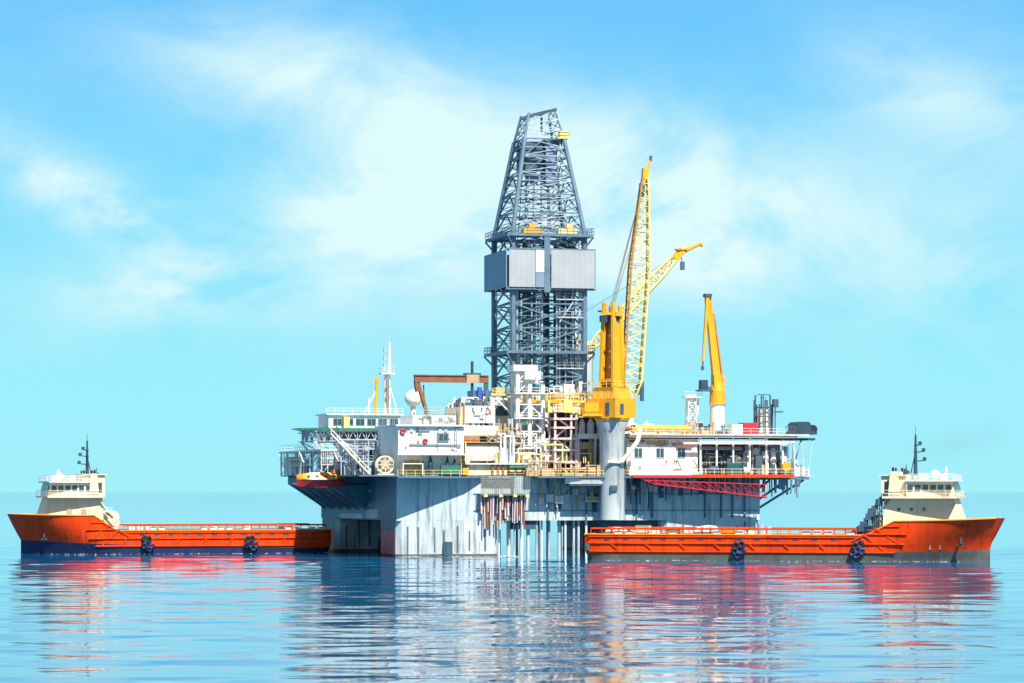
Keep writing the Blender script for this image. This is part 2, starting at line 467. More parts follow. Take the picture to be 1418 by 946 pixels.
t.part('pump', 'pink', MB().box(29.2, 30.6, -1.0, -.31, 10.4, 11.9).box(30.8, 32.6, -1.2, -.31, 10.2, 11.6))

hr = random.Random(201)
for lab, x0, x1, z0, m1, m2 in (('grey and tan pipe runs on the hull front between pipe gallery and machinery skid', 26.4, 36, 8.2, 'steel_pale', 'tan'), ('dark and pale pipe drops on the hull front below the deckhouse with windows', 46.0, 56.5, 8.8, 'steel_dark', 'steel_pale')):
    t = Thing('hull_piping', lab, 'pipework', ((x0 + x1) / 2, -.6, z0))
    for m_, n in ((m1, 9), (m2, 7)):
        for k in range(n):
            x = hr.uniform(x0, x1)
            zb = hr.uniform(z0, 13)
            mb = MB()
            r_ = hr.uniform(.09, .2)
            x2 = x + hr.uniform(-1.5, 1.5)
            yy = -hr.uniform(.35, 1.1)
            mb.path([(x, yy, zb), (x, yy, hr.uniform(zb + .8, 14.4)), (x2, yy, 14.5), (x2, yy, ZD - .3)], r_)
            t.part('pipe', m_, mb)
    for k in range(5):
        x = hr.uniform(x0, x1 - 1.4)
        z = hr.uniform(z0 + 1, 13)
        t.part('junction_box', 'column_grey' if k % 2 else 'pink', MB().box(x, x + hr.uniform(.5, 1.3), -.75, -.31, z, z + hr.uniform(.5, 1.5)))
# ------------------------------------------------------------------ red lattice gangway stowed under the walkway
t = Thing('lattice_gangway', 'red lattice gangway stowed along the hull front under the orange-edged walkway', 'gangway', (58, -4, 12))
gb = MB()
a0, a1, b0, b1 = (47.5, -4.8, 14.6), (72.5, -4.8, 13.8), (49.5, -4.8, 13.9), (72.5, -4.8, 11.3)
for dy in (0, 1.8):
    A0, A1, B0, B1 = [Vector(p) + Vector((0, dy, 0)) for p in (a0, a1, b0, b1)]
    gb.bar(A0, A1, .13).bar(B0, B1, .13)
    n = 14
    for i in range(n + 1):
        gb.bar(A0.lerp(A1, i / n), B0.lerp(B1, i / n), .055)
        if i < n:
            gb.bar(A0.lerp(A1, i / n), B0.lerp(B1, (i + 1) / n), .055)
t.part('truss', 'red', gb)
t.part('walking_deck', 'brown', MB().add([(49.5, -4.7, 13.85), (72.5, -4.7, 11.25), (72.5, -3.1, 11.25), (49.5, -3.1, 13.85), (49.5, -4.7, 13.75), (72.5, -4.7, 11.15), (72.5, -3.1, 11.15), (49.5, -3.1, 13.75)], [(0, 1, 2, 3), (7, 6, 5, 4), (0, 4, 5, 1), (1, 5, 6, 2), (2, 6, 7, 3), (3, 7, 4, 0)]))
hg = MB()
for x in (48.5, 54, 60, 66, 72):
    hg.bar((x, -3.9, 14.9), (x, -3.9, 12.5), .07)
t.part('hanger', 'steel_dark', hg)
rp = random.Random(9)
for k, (lab, m_, xs) in enumerate((('row of dark hoses hanging under the orange-edged walkway', 'steel_dark', (57, 73.5)), ('dark blue fittings hanging under the end gallery, beside the raking struts', 'wind_blue', (74, 80.5)))):
    mb = MB()
    for i in range(16):
        x = xs[0] + (xs[1] - xs[0]) * i / 16 + rp.uniform(-.2, .3)
        mb.bar((x, -2.6 + rp.uniform(-.4, .4), ZD - .3), (x, -2.4, ZD - rp.uniform(1.4, 4.0)), rp.uniform(.12, .34), 6)
    solo('hose_bundle', lab, 'hoses', m_, mb, ((xs[0] + xs[1]) / 2, -2.5, ZD - 3))

# ================================================================== left end: galleries, lifeboat, helideck
t = Thing('lifeboat_gallery', 'two-level white gallery with open frames under the helideck, behind the lifeboat', 'gallery', (-9, 45, ZD))
t.part('upper_deck', 'white', MB().box(-9.3, -.003, 26, 70, 20.4, 20.8))
t.part('floor', 'deck', MB().box(-8.6, -.003, 30, 71, ZD + .29, ZD + .5))
ps = MB()
for y in (27, 36, 45, 54, 63, 69.5):
    ps.cyl(-8.9, y, ZD + .3, 20.4, .16, 8).cyl(-5.5, y, ZD + .3, 20.4, .14, 8)
    ps.bar((-8.9, y, ZD + .5), (-5.5, y, 20.3), .1)
for y in (27, 36, 45, 54, 63):
    ps.bar((-8.9, y, ZD + .5), (-8.9, y + 9, 20.3), .1)
t.part('post', 'white', ps)
gl = MB()
for k in range(30):
    y = 26.5 + 1.45 * k
    gl.bar((-9.2, y, 17.6), (-9.2, y, 20.3), .07)
for k in range(22):
    gl.bar((-9.1 + .41 * k, 26.1, 17.8 if k % 3 else ZD + .5), (-9.1 + .41 * k, 26.1, 20.3), .07)
for z in (17.7, 19.0):
    gl.bar((-9.2, 26.1, z), (-9.2, 69.8, z), .09).bar((-9.2, 26.1, z), (-.2, 26.1, z), .09)
t.part('screen', 'white', gl)
t.part('machinery', 'steel_dark', clutter(-8, -.6, 26.5, 30, ZD + .5, 19.5, 18, random.Random(44), 'ppcb'), None, 'dark pumps behind the screen')
rl = MB().rail([(-9.3, 26.2, 20.8), (-9.3, 69.8, 20.8)], 1.15).rail([(-9.3, 26.2, 20.8), (-.2, 26.2, 20.8)], 1.15)
t.part('railing', 'white', rl)
t.part('pipework', 'steel_pale', clutter(-8.5, -.5, 28, 60, ZD + .5, 20.0, 34, random.Random(4), 'ppcb'))
t.part('storage_box', 'white', MB().box(-8.6, -7.0, 60, 68, ZD + .5, 19.6).box(-8.8, -1.2, 30, 33, ZD + .5, 17.5))
t = Thing('lifeboat', 'orange and red enclosed lifeboat hanging from white davits below the helideck', 'lifeboat', (-10.1, 21.5, 13.3))
def boat_shell(z_lo, z_hi, lo, hi, xa=-15.0, xb=-5.2, y=21.5):
    mb = MB()
    n = 16
    rows = []
    for i in range(n + 1):
        u = -1 + 2 * i / n
        wd = (1 - abs(u) ** 3.2) ** .6
        x = xa + (xb - xa) * i / n
        ring = []
        for j in range(7):
            q = j / 6
            ring.append((x, y - 1.5 * max(.04, wd) * (lo + (hi - lo) * q), z_lo + (z_hi - z_lo) * q + (.30 * u * u if z_lo < 14.5 else -.5 * u * u * q)))
        for j in range(6, -1, -1):
            q = j / 6
            ring.append((x, y + 1.5 * max(.04, wd) * (lo + (hi - lo) * q), ring[j][2]))
        rows.append(ring)
    vs = [p for r_ in rows for p in r_]
    m_ = 14
    fs = [(i * m_ + j, (i + 1) * m_ + j, (i + 1) * m_ + (j + 1) % m_, i * m_ + (j + 1) % m_) for i in range(n) for j in range(m_)]
    return mb.add(vs, fs + [tuple(range(m_)), tuple(range(n * m_ + m_ - 1, n * m_ - 1, -1))])
t.part('hull', 'boat_red', boat_shell(13.2, 14.7, .45, 1.0), smooth=True)
t.part('canopy', 'boat_orange', boat_shell(14.72, 16.2, 1.0, .55), smooth=True)
t.part('steering_cupola', 'boat_orange', MB().box(-7.7, -6.5, 20.9, 22.1, 15.9, 16.7))
t.part('fender_strip', 'black', MB().box(-14.3, -5.9, 19.88, 19.98, 14.6, 14.78))
wm = MB()
for i in range(4):
    wm.box(-13.1 + 1.7 * i, -12.6 + 1.7 * i, 20.15, 20.3, 15.3, 15.6)
t.part('porthole', 'glass', wm)
t = Thing('davit', 'white davit frame with a dark platform holding the orange lifeboat', 'davit', (-10, 24, ZD))
dv = MB()
for x in (-13.6, -6.6):
    dv.bar((x, 25.8, ZD - .6), (x, 24.2, 18.6), .22).bar((x, 24.2, 18.6), (x, 21.5, 18.2), .2).bar((x, 26.2, 20.2), (x, 22, 18.3), .12)
t.part('arm', 'white', dv)
fl = MB()
for x in (-13.6, -6.6):
    fl.bar((x, 21.5, 18.2), (x, 21.5, 16.0), .05)
t.part('fall_wire', 'rope', fl)
t.part('platform', 'steel_dark', MB().box(-15.2, -.06, 24.0, 25.98, ZD - 1.6, ZD - 1.1).bar((-15.0, 25, ZD - 1.5), (-1, 25, 10.5), .25))
# helideck
HC = (-.6, 41)
t = Thing('helideck', 'green-edged octagonal helideck on a pale truss above the lifeboat', 'helideck', (HC[0], HC[1], 24))
oc = lambda r_: [(HC[0] + r_ * math.cos(R(22.5 + 45 * i)), HC[1] + r_ * math.sin(R(22.5 + 45 * i))) for i in range(8)]
t.part('landing_deck', 'deck_green', MB().prism(oc(10.2), 24.6, 25.0))
n_ = MB()
ring0, ring1 = oc(10.2), oc(11.6)
for i in range(8):
    a, b = Vector((*ring0[i], 24.75)), Vector((*ring0[(i + 1) % 8], 24.75))
    c, d = Vector((*ring1[i], 25.05)), Vector((*ring1[(i + 1) % 8], 25.05))
    n_.bar(c, d, .09)
    n_.bar(a.lerp(c, .5), b.lerp(d, .5), .05)
    for k in range(9):
        n_.bar(a.lerp(b, k / 8), c.lerp(d, k / 8), .06)
t.part('safety_net', 'deck_green', n_)
tr = MB()
ring2 = oc(9.5)
for i in range(8):
    a, b = Vector((*ring2[i], 24.5)), Vector((*ring2[(i + 1) % 8], 24.5))
    a2, b2 = a - Vector((0, 0, 2.0)), b - Vector((0, 0, 2.0))
    tr.bar(a, b, .2).bar(a2, b2, .16)
    for k in range(4):
        p, q = a.lerp(b, k / 4), a.lerp(b, (k + 1) / 4)
        p2, q2 = a2.lerp(b2, k / 4), a2.lerp(b2, (k + 1) / 4)
        tr.bar(p, p2, .1).bar(p2, (p + q) / 2, .1).bar((p + q) / 2, q2, .1)
for k in range(-3, 4):
    tr.bar((HC[0] + k * 2.8, HC[1] - 9, 24.3), (HC[0] + k * 2.8, HC[1] + 9, 24.3), .18)
    tr.bar((HC[0] + k * 2.8, HC[1] - 9, 22.5), (HC[0] + k * 2.8, HC[1] + 9, 22.5), .12)
t.part('truss', 'steel_pale', tr)
lg = MB()
for x, y in ((-9, 35), (-9, 48), (-4, 32), (4, 33), (4, 49), (-2, 50), (7, 40)):
    lg.bar((x, y, 22.6), (x + (1.5 if x < 0 else 0), y, ZD + .3 if x > -1 else 20.8), .2)
    lg.bar((x, y, 22.6), (x + 3.5, y, ZD + 2 if x > -1 else 20.8), .14)
t.part('support_leg', 'steel_pale', lg)
mk = MB()
mk.box(HC[0] - 1.6, HC[0] - .9, HC[1] - 2, HC[1] + 2, 25.004, 25.012).box(HC[0] + .9, HC[0] + 1.6, HC[1] - 2, HC[1] + 2, 25.004, 25.012).box(HC[0] - .9, HC[0] + .9, HC[1] - .35, HC[1] + .35, 25.004, 25.012)
t.part('landing_mark', 'white', mk)
# blue machinery crowd below the helideck
t = Thing('machinery_deck', 'shadowed blue-grey machinery deck crowded with pipes under the helideck', 'machinery', (2, 20, ZD))
t.part('deckhouse', 'wind_blue', MB().box(1.0, 14, 21.5, 60, ZD + .29, 22.3))
t.part('pipework', 'steel_pale', clutter(-6.5, .5, 16.5, 25, ZD + .3, 22, 50, random.Random(8), 'ppcbc'))
t.part('pipework', 'steel_dark', clutter(-7, .5, 18, 25, ZD + .3, 22, 30, random.Random(18), 'ppcb'), None, 'dark pipes and valves')
fr = MB()
for z in (18.2, 20.6, 22.4):
    fr.box(-7.5, .8, 15.9, 16.2, z, z + .2)
for x in (-7.3, -4.6, -1.9, .6):
    fr.cyl(x, 16.05, ZD + .3, 22.5, .12, 8)
fr.rail([(-7.5, 16, 18.4), (.8, 16, 18.4)], 1.0).rail([(-7.5, 16, 20.8), (.8, 16, 20.8)], 1.0)
t.part('frame', 'steel_pale', fr)
st_ = MB()
A, B = Vector((-9.5, 14.8, 23.6)), Vector((-2.0, 14.8, 15.9))
for dy in (0, 1.1):
    st_.bar(A + Vector((0, dy, 0)), B + Vector((0, dy, 0)), .16).bar(A + Vector((0, dy, 1)), B + Vector((0, dy, 1)), .06)
for i in range(28):
    p = A.lerp(B, i / 27)
    st_.box(p.x - .2, p.x + .2, 14.8, 15.9, p.z - .03, p.z + .03)
    if i % 4 == 0:
        st_.bar(p, p + Vector((0, 0, 1)), .05)
solo('gangway_stair', 'long white slanting stair between the helideck and the round cable reel', 'stair', 'white', st_, (-4.5, 15, 16))
# cable reel
t = Thing('cable_reel', 'round cream cable reel on the deck corner beside the accommodation block', 'reel', (-1.2, 3, ZD))
rr = MB()
for y in (2.3, 3.7):
    rr.torus((-1.6, y, 17.5), (0, 1, 0), 1.6, .14, 24, 6)
    for k in range(4):
        a = R(45 * k)
        rr.bar((-1.6 - 1.6 * math.cos(a), y, 17.5 - 1.6 * math.sin(a)), (-1.6 + 1.6 * math.cos(a), y, 17.5 + 1.6 * math.sin(a)), .08)
t.part('flange', 'cream', rr)
t.part('drum', 'tan', MB().bar((-1.6, 2.3, 17.5), (-1.6, 3.7, 17.5), .95, 20))
t.part('stand', 'cream', MB().bar((-2.9, 3, ZD + .28), (-1.6, 2.1, 17.5), .12).bar((-.3, 3, ZD + .28), (-1.6, 2.1, 17.5), .12).box(-3.2, 0, 2.0, 4.0, ZD + .28, ZD + .5))

# ================================================================== accommodation block and roof-top things
t = Thing('accommodation_block', 'big white accommodation block with one framed window and two red lifebuoys', 'deckhouse', (6, 9, ZD))
bl = t.part('upper_storey', 'white', MB().box(.4, 13.2, 0.2, 18, 19.6, 24.8))
t.part('lower_storey', 'white', MB().box(.8, 13.0, 2.6, 18, ZD + .29, 19.597))
sl = MB().box(-.2, 13.4, -.4, 18.2, 24.803, 25.1).box(.2, 13.3, -.2, 2.6, 19.35, 19.593)
t.part('roof_slab', 'white', sl)
f = MB().box(8.1, 10.2, .0, .197, 21.9, 23.6)
wf = t.part('window', 'louvre', f)
t.part('pane', 'glass', MB().box(8.35, 9.05, -.06, -.003, 22.2, 23.3).box(9.25, 9.95, -.06, -.003, 22.2, 23.3), wf)
t.part('doorway', 'tan', MB().box(2.2, 5.0, 2.4, 2.597, ZD + .3, 18.4))
pp = MB()
for z in (21.2, 21.45):
    pp.bar((2.5, .05, z), (12.6, .05, z - .1), .07)
pp.bar((11.4, .05, 21), (11.4, .05, 24.5), .08).bar((11.4, .05, 24.5), (12.6, .05, 24.7), .08)
t.part('pipe', 'louvre', pp)
wall_detail(t, bl, .5, 13.1, 19.7, 24.7, .197, 16, 301)
rl = MB().rail([(0, -.3, 25.1), (13.3, -.3, 25.1)], 1.1).rail([(0, -.3, 25.1), (0, 18, 25.1)], 1.1)
t.part('railing', 'steel_pale', rl)
for (x, z, s_) in ((5.6, 22.0, .5), (1.2, 23.8, .55)):
    solo('lifebuoy', 'red lifebuoy on the white accommodation wall, ' + ('the smaller one beside the window' if x > 3 else 'the larger one near its top corner'), 'lifebuoy', 'red', MB().torus((x, .02, z), (0, 1, 0), s_ * .75, s_ * .3), (x, 0.1, z))
t = Thing('roof_cabin', 'white two-part cabin on the roof behind the accommodation block', 'cabin', (13, 14, 25))
rc_ = t.part('cabin', 'white', MB().box(4.6, 13.1, 6, 17, 25.103, 27.0))
wall_detail(t, rc_, 4.7, 13, 25.2, 26.9, 5.997, 8, 302)
t.part('cabin', 'cream', MB().box(13.6, 17.6, 5.3, 17, ZD + .3, 28.7))
wv = MB()
for x in (5.6, 7.4, 9.6, 11.6):
    wv.box(x, x + .9, 5.92, 5.997, 26.1, 26.6)
t.part('vent', 'louvre', wv)
t.part('railing', 'tan', MB().rail([(4.6, 6.1, 27), (13, 6.1, 27)], 1.1))
# dark cylinders in front of the lower storey
for i, (x, h, r_) in enumerate(((5.4, 3.0, .55), (6.9, 4.1, .5), (10.2, 3.9, .45), (11.6, 3.6, .45))):
    labs = ['short dark gas bottle, smallest of four before the white lower storey',
            'tall dark pointed vessel beside the smallest gas bottle before the white storey',
            'dark pointed vessel standing behind the green skid before the white lower storey',
            'dark pointed vessel nearest the yellow locker, before the white lower storey']
    solo('pressure_vessel', labs[i], 'vessel', 'mast', MB().lathe(x, 1.2, [(r_, ZD + .29), (r_, ZD + h * .55), (r_ * .55, ZD + h * .8), (.06, ZD + h)], 16), (x, 1.2, ZD + .29), group='dark vessels before the accommodation block')
t = Thing('green_skid', 'dark green equipment skid on deck before the accommodation block', 'skid', (10.5, .2, ZD + .3))
t.part('body', 'green', MB().box(8.6, 12.2, -.6, .5, ZD + .5, 17.4))
t.part('frame', 'mast', MB().box(8.4, 12.4, -.8, .7, ZD + .29, ZD + .497).bar((8.5, -.75, ZD + .5), (8.5, -.75, 17.7), .09).bar((12.3, -.75, ZD + .5), (12.3, -.75, 17.7), .09))
t = Thing('yellow_locker', 'small yellow locker on the deck edge beside the green skid', 'locker', (13.2, -.6, ZD + .29))
t.part('body', 'yellow', MB().box(12.7, 13.8, -1.0, -.2, ZD + .29, 16.7))
t.part('lid', 'yellow_pale', MB().box(12.65, 13.85, -1.05, -.15, 16.703, 16.85))
t = Thing('deck_container', 'cream and tan open-front container at the foot of the accommodation block', 'container', (3.3, .4, ZD + .29))
t.part('box', 'cream', MB().box(1.0, 5.0, -.9, 1.2, 17.6, 17.8).box(1.0, 1.2, -.9, 1.2, ZD + .29, 17.6).box(4.8, 5.0, -.9, 1.2, ZD + .29, 17.6).box(1.2, 4.8, 1.0, 1.2, ZD + .29, 17.6))
t.part('door', 'tan', MB().box(2.0, 4.6, .7, .95, ZD + .3, 17.4))

t = Thing('control_bridge', 'low white control house with bluish windows on the deck above the helideck', 'control house', (4, 51, 25))
cw_ = t.part('wall', 'white', MB().box(-3.5, 11.5, 46.5, 57, 22.4, 28.0))
wall_detail(t, cw_, -3.3, 11.3, 24.4, 25.8, 46.497, 10, 304)
t.part('roof', 'white', MB().box(-4.0, 12, 46, 57.4, 28.003, 28.3))
for i in range(6):
    x = -2.6 + 2.35 * i
    f = t.part('window', 'wind_blue', MB().box(x, x + 1.9, 46.38, 46.497, 25.9, 27.4))
    t.part('pane', 'glass', MB().box(x + .15, x + .85, 46.3, 46.376, 26.1, 27.2).box(x + 1.0, x + 1.75, 46.3, 46.376, 26.1, 27.2), f)
t.part('railing', 'white', MB().rail([(-4, 46.1, 28.3), (12, 46.1, 28.3)], 1.1))
t.part('locker', 'yellow_pale', MB().box(-.6, .6, 45.2, 46.3, 25.0, 27.6))

t = Thing('antenna_mast', 'white stepped antenna mast with yellow derrick pole on the control house roof', 'mast', (8, 48, 28))
mw = MB()
mw.cyl(9.0, 48, 28, 36.4, .85, 14, .65).box(7.6, 10.4, 46.8, 49.2, 36.4, 36.7).cyl(9.5, 48, 36.7, 42.8, .35, 10, .18)
mw.rail([(7.7, 46.9, 36.7), (10.3, 46.9, 36.7), (10.3, 49.1, 36.7), (7.7, 49.1, 36.7), (7.7, 46.9, 36.7)], 1.0)
t.part('column', 'white', mw)
ms = MB()
for z in (38.2, 39.6, 41.2):
    ms.box(8.4, 10.4, 47.9, 48.1, z, z + .14)
    ms.box(8.3, 8.6, 47.7, 48.3, z - .3, z + .5).box(10.2, 10.45, 47.8, 48.2, z - .1, z + .4)
ms.bar((9.5, 48, 42.8), (9.5, 48, 44.8), .06).bar((8.9, 48, 42.3), (8.9, 48, 44.0), .05)
t.part('antenna', 'steel_pale', ms)
t.part('ladder', 'louvre', MB().box(8.7, 9.2, 46.9, 47.02, 28, 36).box(8.5, 9.3, 46.85, 47.1, 31.4, 32.1).box(8.5, 9.3, 46.85, 47.1, 33.6, 34.2))
t.part('pole', 'yellow', MB().bar((6.6, 48, 28), (6.9, 48, 35.6), .35, 6).bar((6.9, 48, 35.6), (5.6, 48, 35.2), .25))
t.part('strut', 'white', MB().bar((4.2, 48, 28.3), (6.6, 48, 33), .15).bar((11.2, 48, 28.3), (9.4, 48, 35), .12).bar((5.2, 48, 28.3), (5.2, 48, 31.5), .18))
t = Thing('radome', 'large white ball radome on a short stem beside the brown pipe gantry', 'radome', (12.6, 40, 27))
t.part('dome', 'white', MB().sphere((12.6, 40, 31.3), 1.75), smooth=True)
t.part('pedestal', 'white', MB().cyl(12.6, 40, 22.3, 29.7, .55, 14))
t = Thing('pipe_gantry', 'rust brown pipe gantry with one slanting leg and a dark post, beside the radome', 'gantry', (18, 32, 27))
t.part('beam', 'brown', MB().box(11.0, 26.2, 31.5, 32.6, 34.3, 35.6).box(11.0, 26.2, 31.3, 32.8, 35.603, 35.8))
t.part('leg', 'brown', MB().bar((11.6, 32, 34.4), (13.6, 32, 28), .42, 6).bar((11.3, 32, 34.4), (11.6, 32, 32.4), .5, 6).bar((13.3, 32.6, 28), (13.0, 32.6, 33.8), .16))
t.part('leg', 'steel_dark', MB().box(25.4, 26.2, 31.6, 32.4, 31.0, 34.297))
t.part('post', 'mast', MB().cyl(22.9, 32, 31.0, 38.6, .28, 8).box(21.2, 24.6, 31.4, 32.7, 35.83, 36.2))
t.part('saddle', 'tan', MB().box(21.6, 24.2, 31.2, 31.497, 34.2, 35.9))
rl = MB()
rl.rail([(12.5, 30, 27.9), (27, 30, 27.9)], 1.4)
solo('roof_handrail', 'thin pale handrail on the roof beneath the brown gantry', 'railing', 'steel_pale', rl, (20, 30, 27.9))
t = Thing('winch_house', 'dark blue machinery crowded on the roof between brown gantry and derrick', 'machinery', (24, 22, 28))
t.part('body', 'blue', MB().box(20.4, 27.5, 21, 26, 30.6, 32.4).box(22, 25, 20, 21, 30.8, 31.8).cyl(21.5, 20.6, 30.6, 33.0, .5, 10))
t.part('pipework', 'steel', clutter(20.2, 28, 19, 21, 28.8, 33.0, 22, random.Random(3), 'pcbp'))
t.part('leg', 'mast', MB().box(20.6, 21.1, 21, 22, 26, 30.6).box(26.8, 27.3, 21, 22, 26, 30.6).box(23.6, 24.1, 21, 22, 26, 30.6))

# ================================================================== central modules
t = Thing('core_module', 'grey and white central module filling the middle of the platform deck', 'module', (36, 35, ZD))
t.part('block', 'cream', MB().box(13.8, 60, 19, 58, ZD + .3, 24.5))
t.part('block', 'white', MB().box(17.8, 27.5, 12, 18.9, ZD + .3, 27.2))
t.part('louvre_wall', 'louvre', MB().box(21.6, 24.4, 3.2, 11, 18.6, 23.8).box(24.7, 40, 10, 18.7, ZD + .3, 25.2))
t.part('roof_machinery', 'steel_dark', clutter(14, 30, 12, 19, 27.2, 29.8, 26, random.Random(12), 'bcpb'))
t.part('roof_machinery', 'white', clutter(27, 58, 14, 30, 24.5, 28.0, 40, random.Random(13), 'bcpp'))
t = Thing('mud_cabin', 'white cabin with a row of dark openings below it, above the white tank', 'cabin', (18, 7, 25))
mc_ = t.part('cabin', 'white', MB().box(14.7, 20.6, 5.0, 12, 25.6, 28.9))
wall_detail(t, mc_, 14.8, 20.5, 25.7, 28.8, 4.997, 10, 303)
t.part('base', 'cream', MB().box(13.7, 21.4, 4.4, 12, 23.2, 25.1))
op = MB()
for i in range(5):
    op.box(14.2 + 1.25 * i, 14.75 + 1.25 * i, 4.8, 12, 25.103, 25.597)
t.part('foot', 'steel_dark', op)
t.part('side_ladder', 'tan', MB().box(13.5, 13.75, 4.6, 4.9, ZD + .3, 29.5).box(14.3, 14.5, 4.6, 4.9, 25.1, 29.3))
t.part('railing', 'louvre', MB().rail([(14.7, 5.1, 28.9), (20.6, 5.1, 28.9)], 1.2, step=1.0))
t = Thing('storage_tank', 'long white horizontal tank with orange stripe, below the white cabin', 'tank', (17.5, 3, 18))
t.part('shell', 'white', MB().bar((14.0, 4.0, 20.0), (21.3, 4.0, 20.0), 1.75, 22), smooth=True)
t.part('saddle', 'cream', MB().box(14.4, 15.0, 2.6, 5.4, 17.9, 19.6).box(20.2, 20.8, 2.6, 5.4, 17.9, 19.6))
t.part('stripe_rail', 'orange', MB().box(13.2, 16.8, 2.0, 2.25, 22.0, 22.4))
t.part('railing', 'tan', MB().rail([(13.2, 2.0, 21.9), (21.6, 2.0, 21.9)], 1.1).box(13.2, 21.6, 2.0, 5.0, 21.75, 21.9).bar((18.4, 2.0, 21.9), (21.0, 2.0, 24.4), .14).bar((17.6, 2.0, 23.2), (20.4, 2.0, 22.1), .12))
t.part('post', 'yellow_pale', MB().box(12.9, 13.2, 1.9, 2.2, ZD + .3, 27).box(13.9, 14.1, 1.9, 2.1, ZD + .3, 22))
t = Thing('pump_house', 'cream low pump house with brown uprights under the white tank', 'pump house', (17.5, 1.5, ZD))
t.part('wall', 'cream', MB().box(14.0, 25.4, 1.0, 6, ZD + .29, 17.6))
up = MB()
for x in (13.8, 18.8, 19.9, 20.9, 22.0, 23.4, 24.8):
    up.box(x, x + .35, .5, .97, ZD + .29, 17.6)
t.part('upright', 'brown', up)
t.part('roof', 'white', MB().box(13.6, 25.8, .2, 6.2, 17.603, 17.85))
t.part('roof', 'deck_green', MB().box(22, 26.2, -.6, .19, 17.0, 17.4))

t.part('roof_piping', 'louvre', clutter(5, 14, 5.5, 9, 25.12, 27.6, 18, random.Random(101), 'ppc'))
t.part('roof_piping', 'steel_dark', clutter(13.8, 20, 6, 12, 28.71, 30.6, 24, random.Random(102), 'bcc'))
t.part('piping', 'steel_pale', clutter(20.5, 25, 2.2, 8, 17.9, 26.5, 34, random.Random(103), 'ppcb'))
t.part('piping', 'tan', clutter(21, 25, 1.5, 5, 17.9, 25.5, 22, random.Random(104), 'pp'))
t.part('piping', 'white', clutter(24, 45, 7, 11, 24, 29.2, 50, random.Random(105), 'ppcb'))
t.part('piping', 'steel_dark', clutter(30, 45, 5.2, 9, 17, 27, 40, random.Random(106), 'ppcb'))
t.part('piping', 'cream', clutter(31, 45, 2.6, 4.5, 17.9, 23, 34, random.Random(108), 'ppcb'))
t.part('piping', 'white', clutter(20.8, 31, 1.2, 3, 17.7, 24, 16, random.Random(109), 'pppb'))
t.part('piping', 'yellow_pale', clutter(20, 46, .3, 2, 17.9, 21.5, 13, random.Random(110), 'pp'))
t.part('piping', 'white', clutter(14, 26, 12.2, 16, 27.2, 31.0, 34, random.Random(111), 'ppc'))
t.part('piping', 'yellow_pale', clutter(30, 45, .8, 2, 27.6, 30.5, 26, random.Random(107), 'pb'))
# white vent tower
t = Thing('vent_tower', 'tall white framework tower of thick pipes topped by a white box, before the derrick', 'tower', (27, 5, ZD))
vt = MB()
for x, y, z1 in ((24.8, 4, 35.5), (27.2, 4, 35.2), (29.9, 4.2, 33.0), (24.8, 7.5, 35.5), (27.2, 7.5, 35.2), (29.9, 7.5, 30.0)):
    vt.cyl(x, y, ZD + .3, z1, .42, 12)
t.part('pipe_column', 'white', vt, smooth=True)
vb = MB()
for z in (18.5, 21.3, 24.0, 26.6, 29.2, 31.4, 33.6):
    vb.bar((24.8, 3.9, z), (29.9, 3.9, z), .16).bar((24.8, 7.5, z), (29.9, 7.5, z), .16).bar((24.8, 4, z), (24.8, 7.5, z), .14)
    vb.bar((24.8, 3.9, z), (27.2, 3.9, z + 2.6), .12)
    if z < 28:
        vb.bar((29.9, 3.9, z), (27.2, 3.9, z + 2.6), .12)
t.part('bracing', 'white', vb)
t.part('head_box', 'white', MB().box(23.8, 28.6, 3.2, 8.2, 35.6, 36.8).box(26.0, 29.2, 3.0, 8.0, 34.0, 35.597))
t.part('head_panel', 'pink', MB().box(28.0, 28.6, 2.8, 2.997, 33.2, 34.6))
ve = clutter(24.2, 30.4, 4.6, 7, ZD + .3, 29.0, 30, random.Random(31), 'ppcb')
t.part('pipework', 'steel_pale', ve)
vp = MB()
for z in (21.1, 26.4, 31.2):
    vp.box(24.0, 30.6, 3.0, 8, z, z + .16)
    vp.rail([(24.0, 3.1, z + .16), (30.6, 3.1, z + .16)], 1.1)
t.part('platform', 'white', vp)
t.part('valve_box', 'green', MB().box(27.6, 29.3, 3.2, 3.8, 19.0, 19.8).box(25.3, 26.4, 3.3, 3.8, 25.2, 25.9))
t.part('cabinet', 'white', MB().box(26.0, 30.4, 2.4, 4.6, ZD + .3, 19.0))
# small yellow platform beside it
t = Thing('lookout_platform', 'small yellow platform on a white raking strut, between cabin and framework tower', 'platform', (22.3, 8, 28))
t.part('deck', 'yellow_pale', MB().box(20.4, 24.2, 7, 10, 31.0, 31.35).rail([(20.6, 7.1, 31.35), (24.2, 7.1, 31.35)], 1.0))
t.part('strut', 'white', MB().bar((20.8, 7.5, 31), (24.6, 7.5, 27.4), .18).bar((21.0, 7.5, 31), (21.0, 7.5, 25.0), .16).bar((23.9, 9.5, 31), (21, 9.5, 27.4), .14))
t.part('machine', 'tan', MB().box(21.5, 23.4, 7.8, 9.4, 31.353, 32.6))

